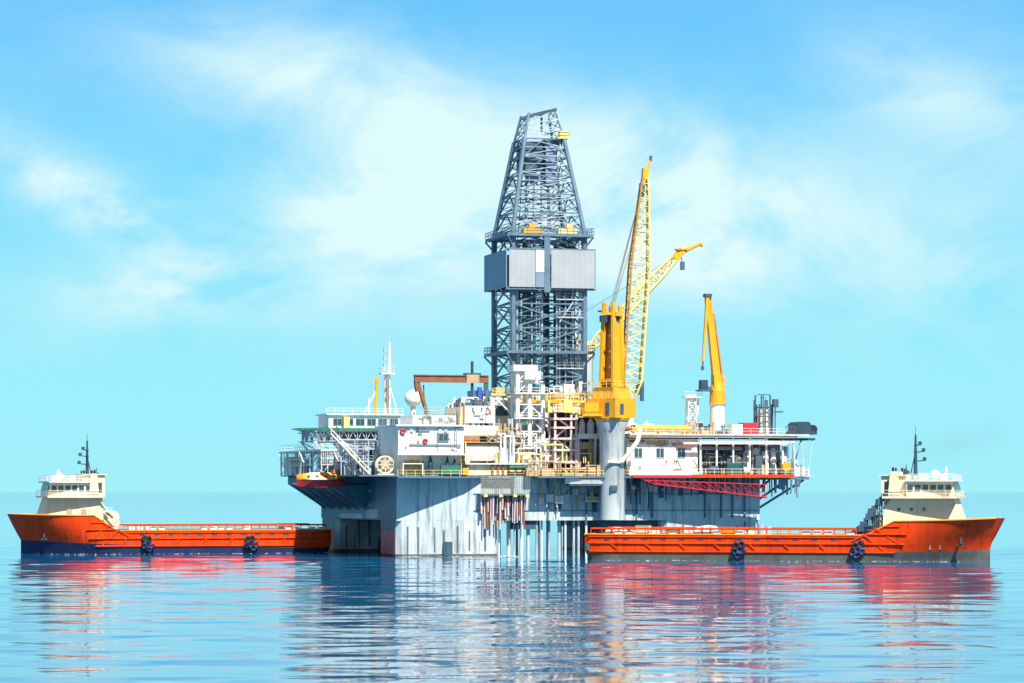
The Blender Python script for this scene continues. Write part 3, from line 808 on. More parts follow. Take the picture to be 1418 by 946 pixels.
# stair tower
t = Thing('stair_tower', 'pinkish white stair tower with five dark open landings, beside the white framework tower', 'stair tower', (33.3, 2, ZD))
sf = MB()
for x in (31.2, 34.4, 35.4):
    for y in (.6, 4.4):
        sf.box(x, x + .4, y, y + .4, ZD + .3, 28.0)
for z in (17.9, 20.2, 22.4, 24.5, 26.2, 27.7):
    sf.box(31.0, 35.9, .4, 5, z, z + .4)
t.part('frame', 'pink', sf)
sfl = MB()
for i, z in enumerate((16.0, 18.4, 20.7, 22.9, 25.0)):
    a, b = ((31.7, 34.2) if i % 2 else (34.2, 31.7))
    sfl.bar((a, 1.4, z), (b, 1.4, z + 1.9), .12).bar((a, 2.4, z), (b, 2.4, z + 1.9), .12)
    for k in range(7):
        xx = a + (b - a) * k / 6
        sfl.box(xx - .16, xx + .16, 1.4, 2.4, z + 1.9 * k / 6, z + 1.9 * k / 6 + .05)
t.part('flight', 'white', sfl)
t.part('back_wall', 'brown', MB().box(31.3, 35.7, 5.003, 5.2, ZD + .3, 27.8))
t.part('railing', 'white', MB().rail([(31, .5, 28.1), (35.9, .5, 28.1)], 1.1))

# treatment module between stair tower and crane pedestal
t = Thing('treatment_module', 'tan and white process module between the stair tower and the grey crane pedestal', 'module', (38, 3, ZD))
wl = t.part('lower_wall', 'tan', MB().box(36.3, 44, 2.0, 10, ZD + .3, 22.0))
t.part('doorway', 'steel_dark', MB().box(36.9, 38.3, 1.9, 1.997, 17.0, 20.6), wl)
t.part('doorway', 'steel_dark', MB().box(41.8, 43.4, 1.9, 1.997, 18.0, 21.0), wl)
t.part('slab', 'white', MB().box(36.0, 44.2, 1.0, 10, 22.6, 23.6).box(36.0, 44.2, .8, 10, 27.0, 27.5))
t.part('slab_edge', 'yellow_pale', MB().box(36.0, 44.2, .55, .797, 26.7, 27.9))
um = MB()
for x, r_ in ((37.3, .6), (39.0, .7), (40.8, .5), (42.6, .65)):
    um.lathe(x, 2.6, [(r_, 23.6), (r_, 25.6), (r_ * .3, 26.5)], 14)
t.part('vessel', 'white', um)
t.part('back_wall', 'steel_dark', MB().box(36.2, 44, 6, 9.8, 23.6, 26.997))
t.part('pipework', 'yellow_pale', MB().path([(40.5, .9, 20.2), (42, .9, 19.4), (44, .8, 19.6), (44.6, .8, 20.6)], .3).path([(40.3, .9, 18.4), (44, .9, 18.1)], .22).path([(40.2, .9, 21.4), (43, .9, 20.8)], .16))
t.part('pipework', 'steel_dark', clutter(40, 44.5, .9, 1.9, 18, 22.5, 14, random.Random(41), 'bp'))
t.part('upright', 'white', MB().box(36.0, 36.3, 1.0, 1.3, ZD + .3, 22.6).box(39.4, 39.7, 1.0, 1.3, ZD + .3, 22.6).box(43.9, 44.2, 1.0, 1.3, ZD + .3, 22.6))
# low clutter along the front deck edge
fl_rng = random.Random(55)
solo('deck_pipework', 'low tan pipework along the deck edge at the foot of the white framework tower', 'pipework', 'tan', clutter(25, 44, -3.6, 0.4, ZD + .06, 18.2, 34, fl_rng, 'ppb'), (34, -1.5, ZD + .06))
# ================================================================== drill floor and derrick
DX, DY = 37.1, 33.0
t = Thing('drill_floor', 'white and yellow drill floor house under the foot of the derrick', 'drill floor', (DX, DY, 24))
t.part('house', 'white', MB().box(26.5, 52, 20, 46, 24.503, 30.6))
op = MB()
dr = random.Random(61)
x = 27.0
while x < 51:
    w_ = dr.uniform(.5, 1.6)
    op.box(x, x + w_, 19.88, 19.997, 26 + dr.uniform(0, 1.5), 29.2 + dr.uniform(-.6, 1.0))
    x += w_ + dr.uniform(.4, 1.4)
t.part('opening', 'steel_dark', op)
t.part('edge_beam', 'yellow', MB().box(26.2, 52.3, 19.4, 19.87, 30.0, 30.603))
t.part('railing', 'yellow_pale', MB().rail([(26.3, 19.5, 30.61), (52.2, 19.5, 30.61)], 1.2, .07, 1.2))
t.part('machinery', 'tan', clutter(28, 51, 20.3, 24, 30.61, 33.0, 26, random.Random(62), 'bcp'))
t.part('machinery', 'white', clutter(36, 51, 20.3, 23, 30.61, 34.5, 16, random.Random(63), 'bcp'))

t = Thing('derrick', 'tall blue grey lattice drilling derrick with grey windwall boxes halfway up', 'derrick', (DX, DY, 30.6))
hw = 7.4
q0, q1 = quad(DX - hw, DX + hw, DY - hw, DY + hw, 30.6), quad(DX - hw, DX + hw, DY - hw, DY + hw, 64.6)
h2 = 4.1
q2 = quad(DX - h2, DX + h2, DY - h2, DY + h2, 83.4)
h3 = 2.9
q3 = quad(DX - h3, DX + h3, DY - h3, DY + h3, 88.7)
for k in range(4):
    mb = MB()
    mb.bar(q0[k], q1[k], .62, 6).bar(q1[k], q2[k], .46, 6).bar(q2[k], q3[k], .26, 6)
    t.part('corner_leg', 'steel', mb)
lt = MB().tower(q0, q1, 7, .1, .19, chords=False, style='x')
t.part('lower_bracing', 'steel', lt)
qi0, qi1 = quad(DX - 4.6, DX + 4.6, DY - 4.8, DY + 4.8, 30.6), quad(DX - 4.6, DX + 4.6, DY - 4.8, DY + 4.8, 63)
t.part('inner_lattice', 'steel_dark', MB().tower(qi0, qi1, 14, .16, .11, style='z'))
t.part('inner_lattice', 'steel', MB().tower(q0, q1, 14, .1, .09, chords=False, style='k'))
for (lx_, ly_) in ((-7.2, -5.6), (7.0, -5.8), (-2.2, -7.2)):
    lb_ = MB()
    for k in range(44):
        lb_.bar((DX + lx_ - .35, DY + ly_, 30.8 + .75 * k), (DX + lx_ + .35, DY + ly_, 30.8 + .75 * k), .05)
    lb_.bar((DX + lx_ - .35, DY + ly_, 30.8), (DX + lx_ - .35, DY + ly_, 63), .07).bar((DX + lx_ + .35, DY + ly_, 30.8), (DX + lx_ + .35, DY + ly_, 63), .07)
    t.part('ladder', 'steel_pale', lb_)
lt = MB().tower(q1, q2, 5, .1, .17, chords=False, style='k')
t.part('upper_bracing', 'steel', lt)
t.part('upper_bracing', 'steel_pale', MB().tower(q1, q2, 11, .1, .09, chords=False, style='z'))
qa, qb = quad(DX - 3.4, DX + 3.4, DY - 3.4, DY + 3.4, 64.6), quad(DX - 2.6, DX + 2.6, DY - 2.6, DY + 2.6, 80)
t.part('inner_lattice', 'steel_pale', MB().tower(qa, qb, 10, .14, .1, style='z'))
q3s = [(x, y, z + (.9 if x > DX else -.6)) for x, y, z in q3]
lt = MB().tower(q2, q3s, 3, .14, .12, style='x')
for k in range(4):
    lt.bar(q3s[k], q3s[(k + 1) % 4], .3)
t.part('crown_frame', 'steel_pale', lt)
t.part('crown_beam', 'steel_dark', MB().bar(q3s[0], q3s[1], .34).bar(q3s[3], q3s[2], .34).bar((DX, DY - 2, 85), (DX, DY - 2, 88.6), .25))
t.part('crown_block', 'steel_dark', MB().box(DX - 3.9, DX - .4, DY - 3.9, DY + 3, 77.0, 82.8).box(DX + .2, DX + 3.9, DY - 3.6, DY + 3, 81.8, 83.3).box(DX - 1, DX + 1.2, DY - 3, DY + 3, 79.5, 82))
t.part('crown_block', 'wind_blue', MB().box(DX + .4, DX + 2.4, DY - 3.8, DY - 1, 74, 82.3).box(DX - 2.6, DX - .6, DY - 2, DY + 1, 74.8, 76.4))
t.part('basket', 'yellow_pale', MB().box(DX + 2.6, DX + 5.2, DY - 4.6, DY - 2.6, 83.5, 83.8).box(DX + 3.2, DX + 4.8, DY - 4.4, DY - 3, 83.8, 85.0).rail([(DX + 2.6, DY - 4.6, 83.8), (DX + 5.2, DY - 4.6, 83.8), (DX + 5.2, DY - 2.6, 83.8)], 1.2, .06))
# guide rails, stand pipes and travelling gear inside the shaft
gp = MB()
for x, y, r_ in ((-5.6, -4.5, .5), (-4.4, -4.8, .4), (-3.4, -4.4, .35), (-2.3, -4.8, .3), (-4.2, 3, .7), (.6, -2, .25), (1.4, -2, .25), (3.3, -4.8, .4), (4.2, -4.6, .55), (5.2, -4.8, .4), (6.0, -4.5, .3), (4.6, 3, .7), (2.4, 4, .6), (-1, 4.5, .6)):
    gp.bar((DX + x, DY + y, 30.7), (DX + x, DY + y, 62.8), r_, 8)
t.part('racked_pipe', 'steel_dark', gp)
gp = MB()
for x, y, r_ in ((-1.2, -6.6, .22), (1.8, -6.8, .18), (2.4, -6.8, .18), (6.6, -6.8, .3), (-6.4, -6.8, .2), (5.2, -6.9, .16), (3.6, -7.0, .15)):
    gp.bar((DX + x, DY + y, 30.7), (DX + x, DY + y, 56), r_, 8)
for x in (-3.0, -1.2, .6, 2.2):
    gp.bar((DX + x, DY + .5, 57), (DX + x * .8, DY, 82), .2, 6)
gp.bar((DX + 4.6, DY - 4.6, 64), (DX + 3.4, DY - 3.6, 83), .2, 6)
t.part('guide_rail', 'steel_pale', gp)
tb = MB()
tb.box(DX - 1.1, DX + 1.1, DY - 1, DY + 1, 44.5, 50.5).box(DX - 1.6, DX + 1.6, DY - 1.2, DY + 1.2, 50.5, 52).box(DX - 2.4, DX + 2.4, DY - .6, DY + .6, 46, 46.8)
t.part('travelling_block', 'wind_blue', tb)
pl = MB()
for z, o_ in ((37.0, .2), (47.2, .2), (50.8, .2)):
    pl.box(DX + 1.5, DX + hw + .4, DY - hw - .5, DY - hw + .2, z, z + .22)
    pl.rail([(DX + 1.5, DY - hw - .45, z + .22), (DX + hw + .4, DY - hw - .45, z + .22)], 1.1, .05)
pl.bar((DX + 2.2, DY - hw - .2, 46.4), (DX + 5.0, DY - hw - .2, 50.4), .16)
t.part('platform', 'steel_pale', pl)
for z, e, m_ in ((40.0, 1.7, 'steel'), (63.4, 1.5, 'steel')):
    rp_ = MB()
    a, b = hw + e, hw - .4
    rp_.box(DX - a, DX + a, DY - a, DY - b, z, z + .55).box(DX - a, DX + a, DY + b, DY + a, z, z + .55)
    rp_.box(DX - a, DX - b, DY - b, DY + b, z, z + .55).box(DX + b, DX + a, DY - b, DY + b, z, z + .55)
    for sx in (-1, 1):
        for sy in (-1, 1):
            rp_.bar((DX + sx * a, DY + sy * a, z), (DX + sx * hw, DY + sy * hw, z - 2.2), .2)
    ro = t.part('ring_platform', m_, rp_)
    rr_ = MB().rail([(DX - a, DY - a, z + .55), (DX + a, DY - a, z + .55), (DX + a, DY + a, z + .55), (DX - a, DY + a, z + .55), (DX - a, DY - a, z + .55)], 1.2, .07, 1.4)
    t.part('railing', 'steel', rr_, ro)
t.part('monkey_board', 'yellow', MB().box(DX - 5.6, DX - 1.8, DY - 8.9, DY - 7.2, 64.0, 64.9).box(DX - 4.4, DX - 3.2, DY - 8.7, DY - 7.6, 64.903, 65.9))
t.part('monkey_board', 'yellow_pale', MB().box(DX + 1.6, DX + 5.4, DY - 8.9, DY - 7.2, 64.0, 64.9).box(DX + 3.4, DX + 4.6, DY - 8.7, DY - 7.6, 64.903, 66.0))
# windwall boxes: folded sheet panels hung outside the legs
w0, w1 = 53.2, 60.6
def sheet(x0, x1, y, z0, z1, pitch=.55):
    mb = MB()
    n = max(1, round((x1 - x0) / pitch))
    vs = []
    for i in range(n + 1):
        vs.append((x0 + (x1 - x0) * i / n, y - (.09 if i % 2 else 0)))
    for (xa, ya), (xb, yb) in zip(vs, vs[1:]):
        mb.add([(xa, ya, z0), (xb, yb, z0), (xb, yb, z1), (xa, ya, z1), (xa, y + .12, z0), (xb, y + .12, z0), (xb, y + .12, z1), (xa, y + .12, z1)],
               [(0, 1, 2, 3), (7, 6, 5, 4), (0, 4, 5, 1), (3, 2, 6, 7), (0, 3, 7, 4), (1, 5, 6, 2)])
    return mb
yw = DY - 8.9
def swap(mb, cx, cy, q):
    for i, (x, y, z) in enumerate(mb.v):
        dx, dy = x - cx, y - cy
        for _ in range(q):
            dx, dy = -dy, dx
        mb.v[i] = (cx + dx, cy + dy, z)
    mb.f = mb.f
    return mb
t.part('windwall', 'wind', sheet(DX - 8.6, DX - 3.2, yw, w0, w1))
t.part('windwall', 'white', sheet(DX - 3.1, DX - 1.4, yw - .05, 56.2, w1), None, 'white upper sheet beside the slot')
t.part('windwall', 'wind_blue', sheet(DX - 3.1, DX - 1.4, yw - .05, w0, 56.1))
t.part('windwall', 'wind', sheet(DX + .1, DX + 9.1, yw - .1, w0 - .1, w1 + .1))
t.part('windwall', 'wind_blue', MB().box(DX - 9.2, DX - 9.0, yw + .15, DY + 8.69, w0, w1))  # left side's shade put into its darker blue-grey
t.part('windwall', 'wind_blue', MB().box(DX + 9.2, DX + 9.4, yw + .15, DY + 8.69, w0, w1))
t.part('windwall', 'wind_blue', MB().box(DX - 8.95, DX + 9.15, DY + 8.7, DY + 9.1, w0, w1))
t.part('windwall_frame', 'steel', MB().box(DX - 9.2, DX + 9.4, yw + .14, yw + .5, w0 - .5, w0 - .15).box(DX - 9.2, DX + 9.4, yw + .14, yw + .5, w1 + .12, w1 + .4).box(DX - 1.3, DX - .1, yw + .1, yw + .6, w0 - 1, w1 + 3).bar((DX - 9, yw + .5, w0), (DX - 7.6, DY - 7.6, w0), .2).bar((DX + 9, yw + .5, w0), (DX + 7.6, DY - 7.6, w0), .2))

# ================================================================== cranes
PX, PY = 41.7, -3.0
t = Thing('pedestal_crane', 'yellow crane on a thick grey column, its tall lattice boom raised almost upright', 'crane', (PX, PY, ZB))
pd = t.part('pedestal', 'column_grey', MB().lathe(PX, PY, [(2.45, 7.0), (2.45, 24.2), (3.1, 25.4), (3.1, 26.0)], 32), smooth=True)
t.part('pipe', 'steel_dark', MB().bar((PX + 2.2, PY - 1.4, 9), (PX + 2.2, PY - 1.4, 23), .16, 6).box(PX - 1.2, PX + .2, PY - 2.75, PY - 2.3, 12.5, 13.6), pd)
kn = MB().path([(PX + 1.0, PY - 2.6, 18.0), (PX + 2.4, PY - 2.7, 19.6), (PX + 4.4, PY - 2.2, 22.0), (PX + 5.2, PY - 1.6, 24.6)], .45, 8)
kn.bar((PX - 1.8, PY - 2.7, 18.2), (PX + 1.0, PY - 2.6, 18.0), .3)
t.part('access_ramp', 'cream', kn)
# slewing house, turned so that one side is lit and one in shade
ca, sa = math.cos(R(-57)), math.sin(R(-57))
def C(x, y, z):
    return (PX + x * ca - y * sa, PY + x * sa + y * ca, z)
def cbox(x0, x1, y0, y1, z0, z1, taper=0.0, tx=0.0, ty=0.0):
    vs = [C(x, y, z0) for y in (y0, y1) for x in (x0, x1)]
    cx, cy = (x0 + x1) / 2, (y0 + y1) / 2
    vs += [C(cx + (x - cx) * (1 - taper) + tx, cy + (y - cy) * (1 - taper) + ty, z1) for y in (y0, y1) for x in (x0, x1)]
    return MB().add(vs, [(0, 2, 3, 1), (4, 5, 7, 6), (0, 1, 5, 4), (2, 6, 7, 3), (0, 4, 6, 2), (1, 3, 7, 5)])
def cat(*mbs):
    o = MB()
    for m_ in mbs:
        o.add(m_.v, m_.f)
    return o
hs = cat(cbox(-3.3, 3.3, -3.0, 3.2, 26.5, 30.2), cbox(-2.9, 2.6, -2.6, 2.6, 30.2, 32.4, .12), MB().lathe(PX, PY, [(3.3, 26.0), (3.5, 26.5)], 28))
ho = t.part('slewing_house', 'yellow', hs)
t.part('doorway', 'steel_dark', cat(cbox(.9, 1.8, -3.1, -3.003, 27.0, 29.4), cbox(3.303, 3.4, -1.6, -.6, 27.2, 29.2)), ho)
t.part('counter_platform', 'yellow', MB().box(PX - 6.6, PX - 2.6, PY - 2.4, PY + 1.5, 26.8, 27.2).box(PX - 6.0, PX - 3.2, PY - 1.8, PY + 1.2, 27.2, 29.4).rail([(PX - 6.6, PY - 2.35, 27.2), (PX - 2.8, PY - 2.35, 27.2)], 1.1, .06))
t.part('railing', 'yellow_pale', cat(MB().rail([C(-2.8, -2.7, 32.4), C(2.6, -2.7, 32.4), C(2.8, 2.6, 32.4)], 1.1, .06), MB().rail([C(-3.3, -3.1, 30.2), C(3.3, -3.1, 30.2), C(3.3, 3.1, 30.2)], 1.0, .05)))
# A-frame of two box legs joined by plates
lg4 = [cbox(-1.9, -1.35, -1.9, -.9, 32.4, 48.6, .1, .5, .4), cbox(1.35, 1.9, -1.9, -.9, 32.4, 48.6, .1, -.5, .4), cbox(-1.9, -1.35, .9, 1.9, 32.4, 48.0, .1, .5, -.4), cbox(1.35, 1.9, .9, 1.9, 32.4, 48.0, .1, -.5, -.4)]
ao = t.part('gantry_frame', 'yellow', cat(cbox(1.45, 1.65, -.9, .9, 32.4, 44.5, .15, -.35, 0), cbox(-1.35, 1.35, -1.7, -1.2, 46.2, 46.8, .1, 0, .35), cbox(-1.35, 1.35, -1.85, -1.2, 33.4, 34.0), cbox(1.5, 1.8, -.9, .9, 46, 46.8)))
for g4 in lg4:
    t.part('box_leg', 'yellow', g4, ao)
t.part('recessed_panel', 'ochre', cat(cbox(-1.35, 1.35, -.4, -.2, 32.4, 46.0, .15, 0, .1), cbox(-1.65, -1.45, -.9, .9, 32.4, 45.8, .15, .35, 0)), ao)  # ochre is partly rusty paint, partly the recess's shade in colour
t.part('sheave', 'steel_dark', cat(cbox(-2.2, 1.2, -1.2, .6, 45.0, 46.2), cbox(-2.9, -1.6, -.9, .1, 46.9, 47.2), cbox(-1.2, .2, -2.0, -1.7, 44.8, 46.0)), ao)
lb = MB()
for z in (36, 39, 42):
    p = C(0.9, -1.85, z)
    lb.box(p[0] - .2, p[0] + .2, p[1] - .2, p[1] + .1, z, z + .4)
t.part('bracket', 'brown', lb, ao)
# main boom: four-chord lattice, near-upright
B0, B1 = Vector((PX + 3.6, PY - .4, 30.5)), Vector((PX + 7.6, PY + 3.2, 73.2))
def boom_frame(b0, b1, side):
    d = (b1 - b0).normalized()
    s_ = Vector(side)
    s_ = (s_ - d * s_.dot(d)).normalized()
    return d, s_, d.cross(s_)
def boom(b0, b1, side, stations, n, rc, rb):
    d, s_, u = boom_frame(b0, b1, side)
    L_ = (b1 - b0).length
    ch = [MB(), MB()]
    lc = MB()
    qs = []
    for f_, w_, h_ in stations:
        c = b0 + d * L_ * f_
        qs.append([c - s_ * w_ - u * h_, c + s_ * w_ - u * h_, c + s_ * w_ + u * h_, c - s_ * w_ + u * h_])
    for i, (p, q) in enumerate(zip(qs, qs[1:])):
        seg = max(1, round(n * (stations[i + 1][0] - stations[i][0])))
        lc.tower(p, q, seg, rc, rb, style='z', chords=False)
        for k in range(4):
            ch[0 if k in (0, 3) else 1].bar(p[k], q[k], rc, 6)
    return ch, lc
ch, lc = boom(B0, B1, (1, 0, 0), [(0, .8, .35), (.07, 1.75, .9), (.60, 1.85, 1.0), (.94, .8, .5), (1, .45, .35)], 26, .2, .085)
bo = t.part('boom', 'yellow_pale', ch[1])
t.part('chord', 'ochre', ch[0], bo)
t.part('lacing', 'yellow_pale', lc, bo)
d, s_, u = boom_frame(B0, B1, (1, 0, 0))
t.part('boom_head', 'yellow', MB().obox(B1 + d * .6, s_ * .6, d * 1.1, u * .5).bar(B1 + d * 1.2, B1 + d * 3.6 + s_ * .9, .22, 6).bar(B1 + s_ * .4, B1 + d * 3.6 + s_ * .9, .1))
t.part('sheave_block', 'steel_dark', MB().obox(B1 - d * 2.6 - s_ * .5, s_ * .5, d * 1.3, u * .35).obox(B1 + d * 3.8 + s_ * .9, s_ * .25, d * .5, u * .2), bo)
rp_ = MB()
for k in range(4):
    o_ = Vector((0, .25 * k - .4, 0))
    rp_.bar(Vector(C(-.2, -.6 + .3 * k, 47.6)), B1 + o_ * .4, .045, 3)
for f_ in (.86, .9):
    rp_.bar(Vector(C(.2, 0, 47.6)), B0 + (B1 - B0) * f_, .045, 3)
t.part('rope', 'rope', rp_)
t.part('hook_block', 'steel_dark', MB().box(PX + 5.6, PX + 6.2, PY - .6, PY + .1, 29.8, 33.6).bar((PX + 5.9, PY - .2, 33.6), (PX + 6.3, PY + .3, 37.5), .14).box(PX + 4.7, PX + 5.4, PY - .9, PY - .2, 31.0, 33.2))

# second lattice crane on the far side
EX, EY = 50.4, 46.0
t = Thing('lattice_crane', 'yellow lattice crane behind the derrick, its pale boom slanting at half height', 'crane', (EX, EY, 24.5))
t.part('pedestal', 'column_grey', MB().lathe(EX, EY, [(1.9, 24.503), (1.9, 39.5), (2.3, 40.4)], 20), smooth=True)
t.part('slewing_house', 'yellow_pale', MB().box(EX - 2.2, EX + 1.2, EY - 2, EY + 2, 40.4, 43.6).bar((EX - 1.5, EY, 43.6), (EX - 2.5, EY, 48), .2).bar((EX + .5, EY, 43.6), (EX - 2.5, EY, 48), .2))
E0, E1 = Vector((EX + 1.2, EY - .2, 42.0)), Vector((EX + 19.6, EY - 3.0, 61.8))
ch, lc = boom(E0, E1, (.3, 1, 0), [(0, .6, .4), (.1, 1.1, 1.0), (.8, 1.0, .9), (1, .6, .5)], 18, .24, .1)
bo = t.part('boom', 'yellow', ch[1])
t.part('chord', 'yellow_pale', ch[0], bo)
t.part('lacing', 'yellow_pale', lc, bo)
d, s_, u = boom_frame(E0, E1, (.3, 1, 0))
t.part('boom_head', 'yellow', MB().obox(E1, d * 1.2, s_ * .9, u * .8).bar(E1, E1 + Vector((4.6, -.5, 2.3)), .34, 6).bar(E1 + u * .8, E1 + Vector((4.6, -.5, 2.3)), .14).bar(E1 + Vector((4.6, -.5, 2.3)), E1 + Vector((5.2, -.5, 1.9)), .4, 6).box(E1.x - .6, E1.x + 1.8, E1.y - 1.2, E1.y + .8, E1.z + .9, E1.z + 1.1))
t.part('railing', 'yellow_pale', MB().rail([(E1.x - .6, E1.y - 1.2, E1.z + 1.1), (E1.x + 1.8, E1.y - 1.2, E1.z + 1.1)], 1.0, .06, .8))
t.part('hook_block', 'steel_dark', MB().box(E1.x + .5, E1.x + 1.3, E1.y - .4, E1.y + .3, E1.z - 3.2, E1.z - 1.5).bar((E1.x + .6, E1.y, E1.z - .6), (E1.x + .9, E1.y, E1.z - 1.6), .1))
t.part('rope', 'rope', MB().bar((EX - 2.5, EY, 48), E1, .05, 3).bar((EX - 2.5, EY + .5, 48), E1, .05, 3))

# folding crane on the right
KX, KY = 66.0, 6.0
t = Thing('folding_crane', 'slim yellow folding crane on a white pedestal, its jib folded down', 'crane', (KX, KY, 23.6))
t.part('pedestal', 'white', MB().lathe(KX, KY, [(1.55, 23.603), (1.45, 29.2), (1.75, 29.6)], 24), smooth=True)
t.part('slewing_house', 'yellow', MB().lathe(KX, KY, [(1.6, 29.603), (1.5, 32.2), (1.1, 33.8)], 20).box(KX - 1.0, KX + 1.2, KY - 1.0, KY + 1, 33.0, 35.4))
ar = MB()
def beam(a, b, w0_, d0_, w1_, d1_):
    a, b = Vector(a), Vector(b)
    vs = [a + Vector((sx * w0_, sy * d0_, 0)) for sy in (-1, 1) for sx in (-1, 1)] + [b + Vector((sx * w1_, sy * d1_, 0)) for sy in (-1, 1) for sx in (-1, 1)]
    return MB().add(vs, [(0, 2, 3, 1), (4, 5, 7, 6), (0, 1, 5, 4), (2, 6, 7, 3), (0, 4, 6, 2), (1, 3, 7, 5)])
t.part('main_arm', 'yellow', beam((KX + .1, KY, 33.5), (KX - 2.0, KY, 50.6), .95, .7, .55, .5))
t.part('ram', 'tan', MB().bar((KX + .9, KY - .9, 34.2), (KX - .3, KY - .7, 43.5), .22, 8).bar((KX - .3, KY - .7, 43.5), (KX - .9, KY - .6, 47.5), .13, 8))
t.part('folded_jib', 'yellow', beam((KX - 2.3, KY - .8, 50.4), (KX - 3.3, KY - .9, 38.0), .32, .3, .18, .2))
t.part('knuckle', 'steel_dark', MB().box(KX - 2.8, KX - 1.4, KY - .95, KY + .55, 50.6, 51.2))
t.part('hook', 'steel_dark', MB().bar((KX - 3.3, KY - .9, 38), (KX - 3.35, KY - .9, 36.4), .16).box(KX - 3.6, KX - 3.1, KY - 1.1, KY - .7, 36.2, 37))
t.part('control_cab', 'mast', MB().box(KX - 3.6, KX - 2.2, KY - .8, KY + .8, 32.4, 34.3))
t.part('cab_bracket', 'steel_dark', MB().box(KX - 2.2, KX - 1.4, KY - .5, KY + .5, 32.5, 33.0).box(KX - 4.2, KX - 1.2, KY - 1, KY + 1, 32.1, 32.397))
t = Thing('ladder_tower', 'small white lattice ladder tower with a platform, beside the slim folding crane', 'tower', (60.8, 7, 23.6))
lt = MB().tower(quad(60.0, 61.8, 6.2, 8, 23.6), quad(60.2, 61.6, 6.4, 7.8, 31.4), 5, .12, .08)
t.part('frame', 'white', lt)
t.part('platform', 'white', MB().box(59.4, 62.8, 5.8, 8.4, 30.8, 31.0).rail([(59.4, 5.9, 31), (62.8, 5.9, 31)], 1.0).bar((62.4, 7, 31), (62.2, 7, 27.5), .2))

# ================================================================== right half of the deck
t = Thing('living_quarters', 'white deckhouse with three double windows beside the grey crane pedestal', 'deckhouse', (52, 3, ZD))
wl = t.part('wall', 'white', MB().box(45.6, 60.0, .2, 16, ZD + .29, 22.6))
wall_detail(t, wl, 45.7, 59.9, ZD + 1.0, 18.7, .197, 10, 305)
wall_detail(t, wl, 45.7, 57.0, 20.95, 22.5, .197, 5, 306)
for x in (47.2, 51.6, 55.9):
    window_y(t, x, x + 1.45, 19.0, 20.75, .197, 'glass', 'steel_pale')
t.part('vent_strip', 'tan', MB().box(49.6, 54.0, .05, .197, 21.5, 22.3), wl)
t.part('eaves', 'brown', MB().box(46.0, 49.2, -.2, .197, 22.0, 22.35).box(55.6, 58.8, -.2, .197, 20.9, 21.2), wl)
t.part('door', 'cream', MB().box(58.0, 59.2, .05, .197, ZD + .3, 18.2), wl)
t.part('kerb', 'cream', MB().box(45.6, 60, -.6, .19, ZD + .29, ZD + .9))
t = Thing('upper_deck', 'long cream upper deck slab carrying the red container and the slim folding crane', 'deck', (65, 8, 23))
t.part('slab', 'cream', MB().box(45.4, 80.1, -1.2, 17, 22.9, 23.6))
t.part('edge_beam', 'pink', MB().box(56.5, 78, -1.6, -1.203, 21.6, 22.0).box(60.02, 79.6, -.9, 16, 21.9, 22.2).box(45.4, 82.5, -1.45, -1.203, 23.3, 23.62))
t.part('railing', 'white', MB().rail([(45.6, -1.1, 23.62), (77.6, -1.1, 23.62)], 1.1, .045))
ps = MB()
for x in (60.3, 63.6, 67.0, 70.4, 73.8, 77.2, 79.4):
    ps.cyl(x, -.6, ZD + .3, 22.9, .2, 8)
t.part('post', 'white', ps)
t = Thing('process_bay', 'open machinery bay full of grey vessels and pipes beside the deckhouse with windows', 'machinery', (70, 4, ZD))
t.part('back_wall', 'wind', MB().box(60.1, 80, 9, 16, ZD + .29, 21.8))
t.part('frame', 'louvre', MB().box(60.2, 60.8, 0, .4, ZD + .3, 21.5).box(60.2, 69, 0, .4, 20.6, 21.2).box(60.2, 70, 0, .4, 18.0, 18.2))
vs_ = MB()
for x, r_, h in ((70.6, .75, 20.6), (72.4, .7, 21.0), (74.3, .8, 20.4), (76.0, .6, 20.9), (78.2, .7, 20.2), (68.8, .6, 19.4)):
    vs_.lathe(x, 1.6, [(r_, ZD + .3), (r_, h - .5), (r_ * .5, h)], 16)
t.part('vessel', 'white', vs_, smooth=True)
t.part('pipework', 'steel_pale', clutter(60.5, 80, .6, 6, ZD + .3, 21.6, 60, random.Random(70), 'ppcb'))
t.part('pipework', 'steel_dark', clutter(61, 80, .3, 4, ZD + .3, 20.2, 36, random.Random(71), 'ppcb'), None, 'dark valves and pipes')
t.part('pipework', 'tan', clutter(62, 80, .0, 2, ZD + .3, 19, 18, random.Random(72), 'pbp'))
t = Thing('green_container', 'dark green container in the open machinery bay', 'container', (66.4, -1.2, ZD))
t.part('box', 'green', MB().box(65.2, 68.0, -2.4, -.8, ZD + .26, 18.0))
gr = MB()
for i in range(9):
    gr.box(65.3 + .31 * i, 65.45 + .31 * i, -2.48, -2.403, ZD + .5, 17.8)
t.part('rib', 'mast', gr)
for i, (x, w_, h, m_, lab) in enumerate(((62.5, 1.5, 2.0, 'mast', 'dark squat winch on the orange-edged walkway beside the green container'), (69.2, 1.2, 1.3, 'cream', 'cream pump on the orange-edged walkway beside the green container'))):
    t = Thing('deck_winch' if i == 0 else 'deck_pump', lab, 'winch' if i == 0 else 'pump', (x, -2, ZD + .25))
    t.part('drum', m_, MB().bar((x - w_ / 2, -1.9, ZD + 1.3), (x + w_ / 2, -1.9, ZD + 1.3), h * .42, 16))
    t.part('frame', 'steel_dark', MB().box(x - w_ / 2 - .2, x - w_ / 2, -2.5, -1.3, ZD + .26, ZD + h).box(x + w_ / 2, x + w_ / 2 + .2, -2.5, -1.3, ZD + .26, ZD + h))
rb = MB()
t = Thing('yellow_pipe', 'long yellow pipe in rests along the roof edge above the windowed deckhouse', 'pipe', (53, .5, 23.62))
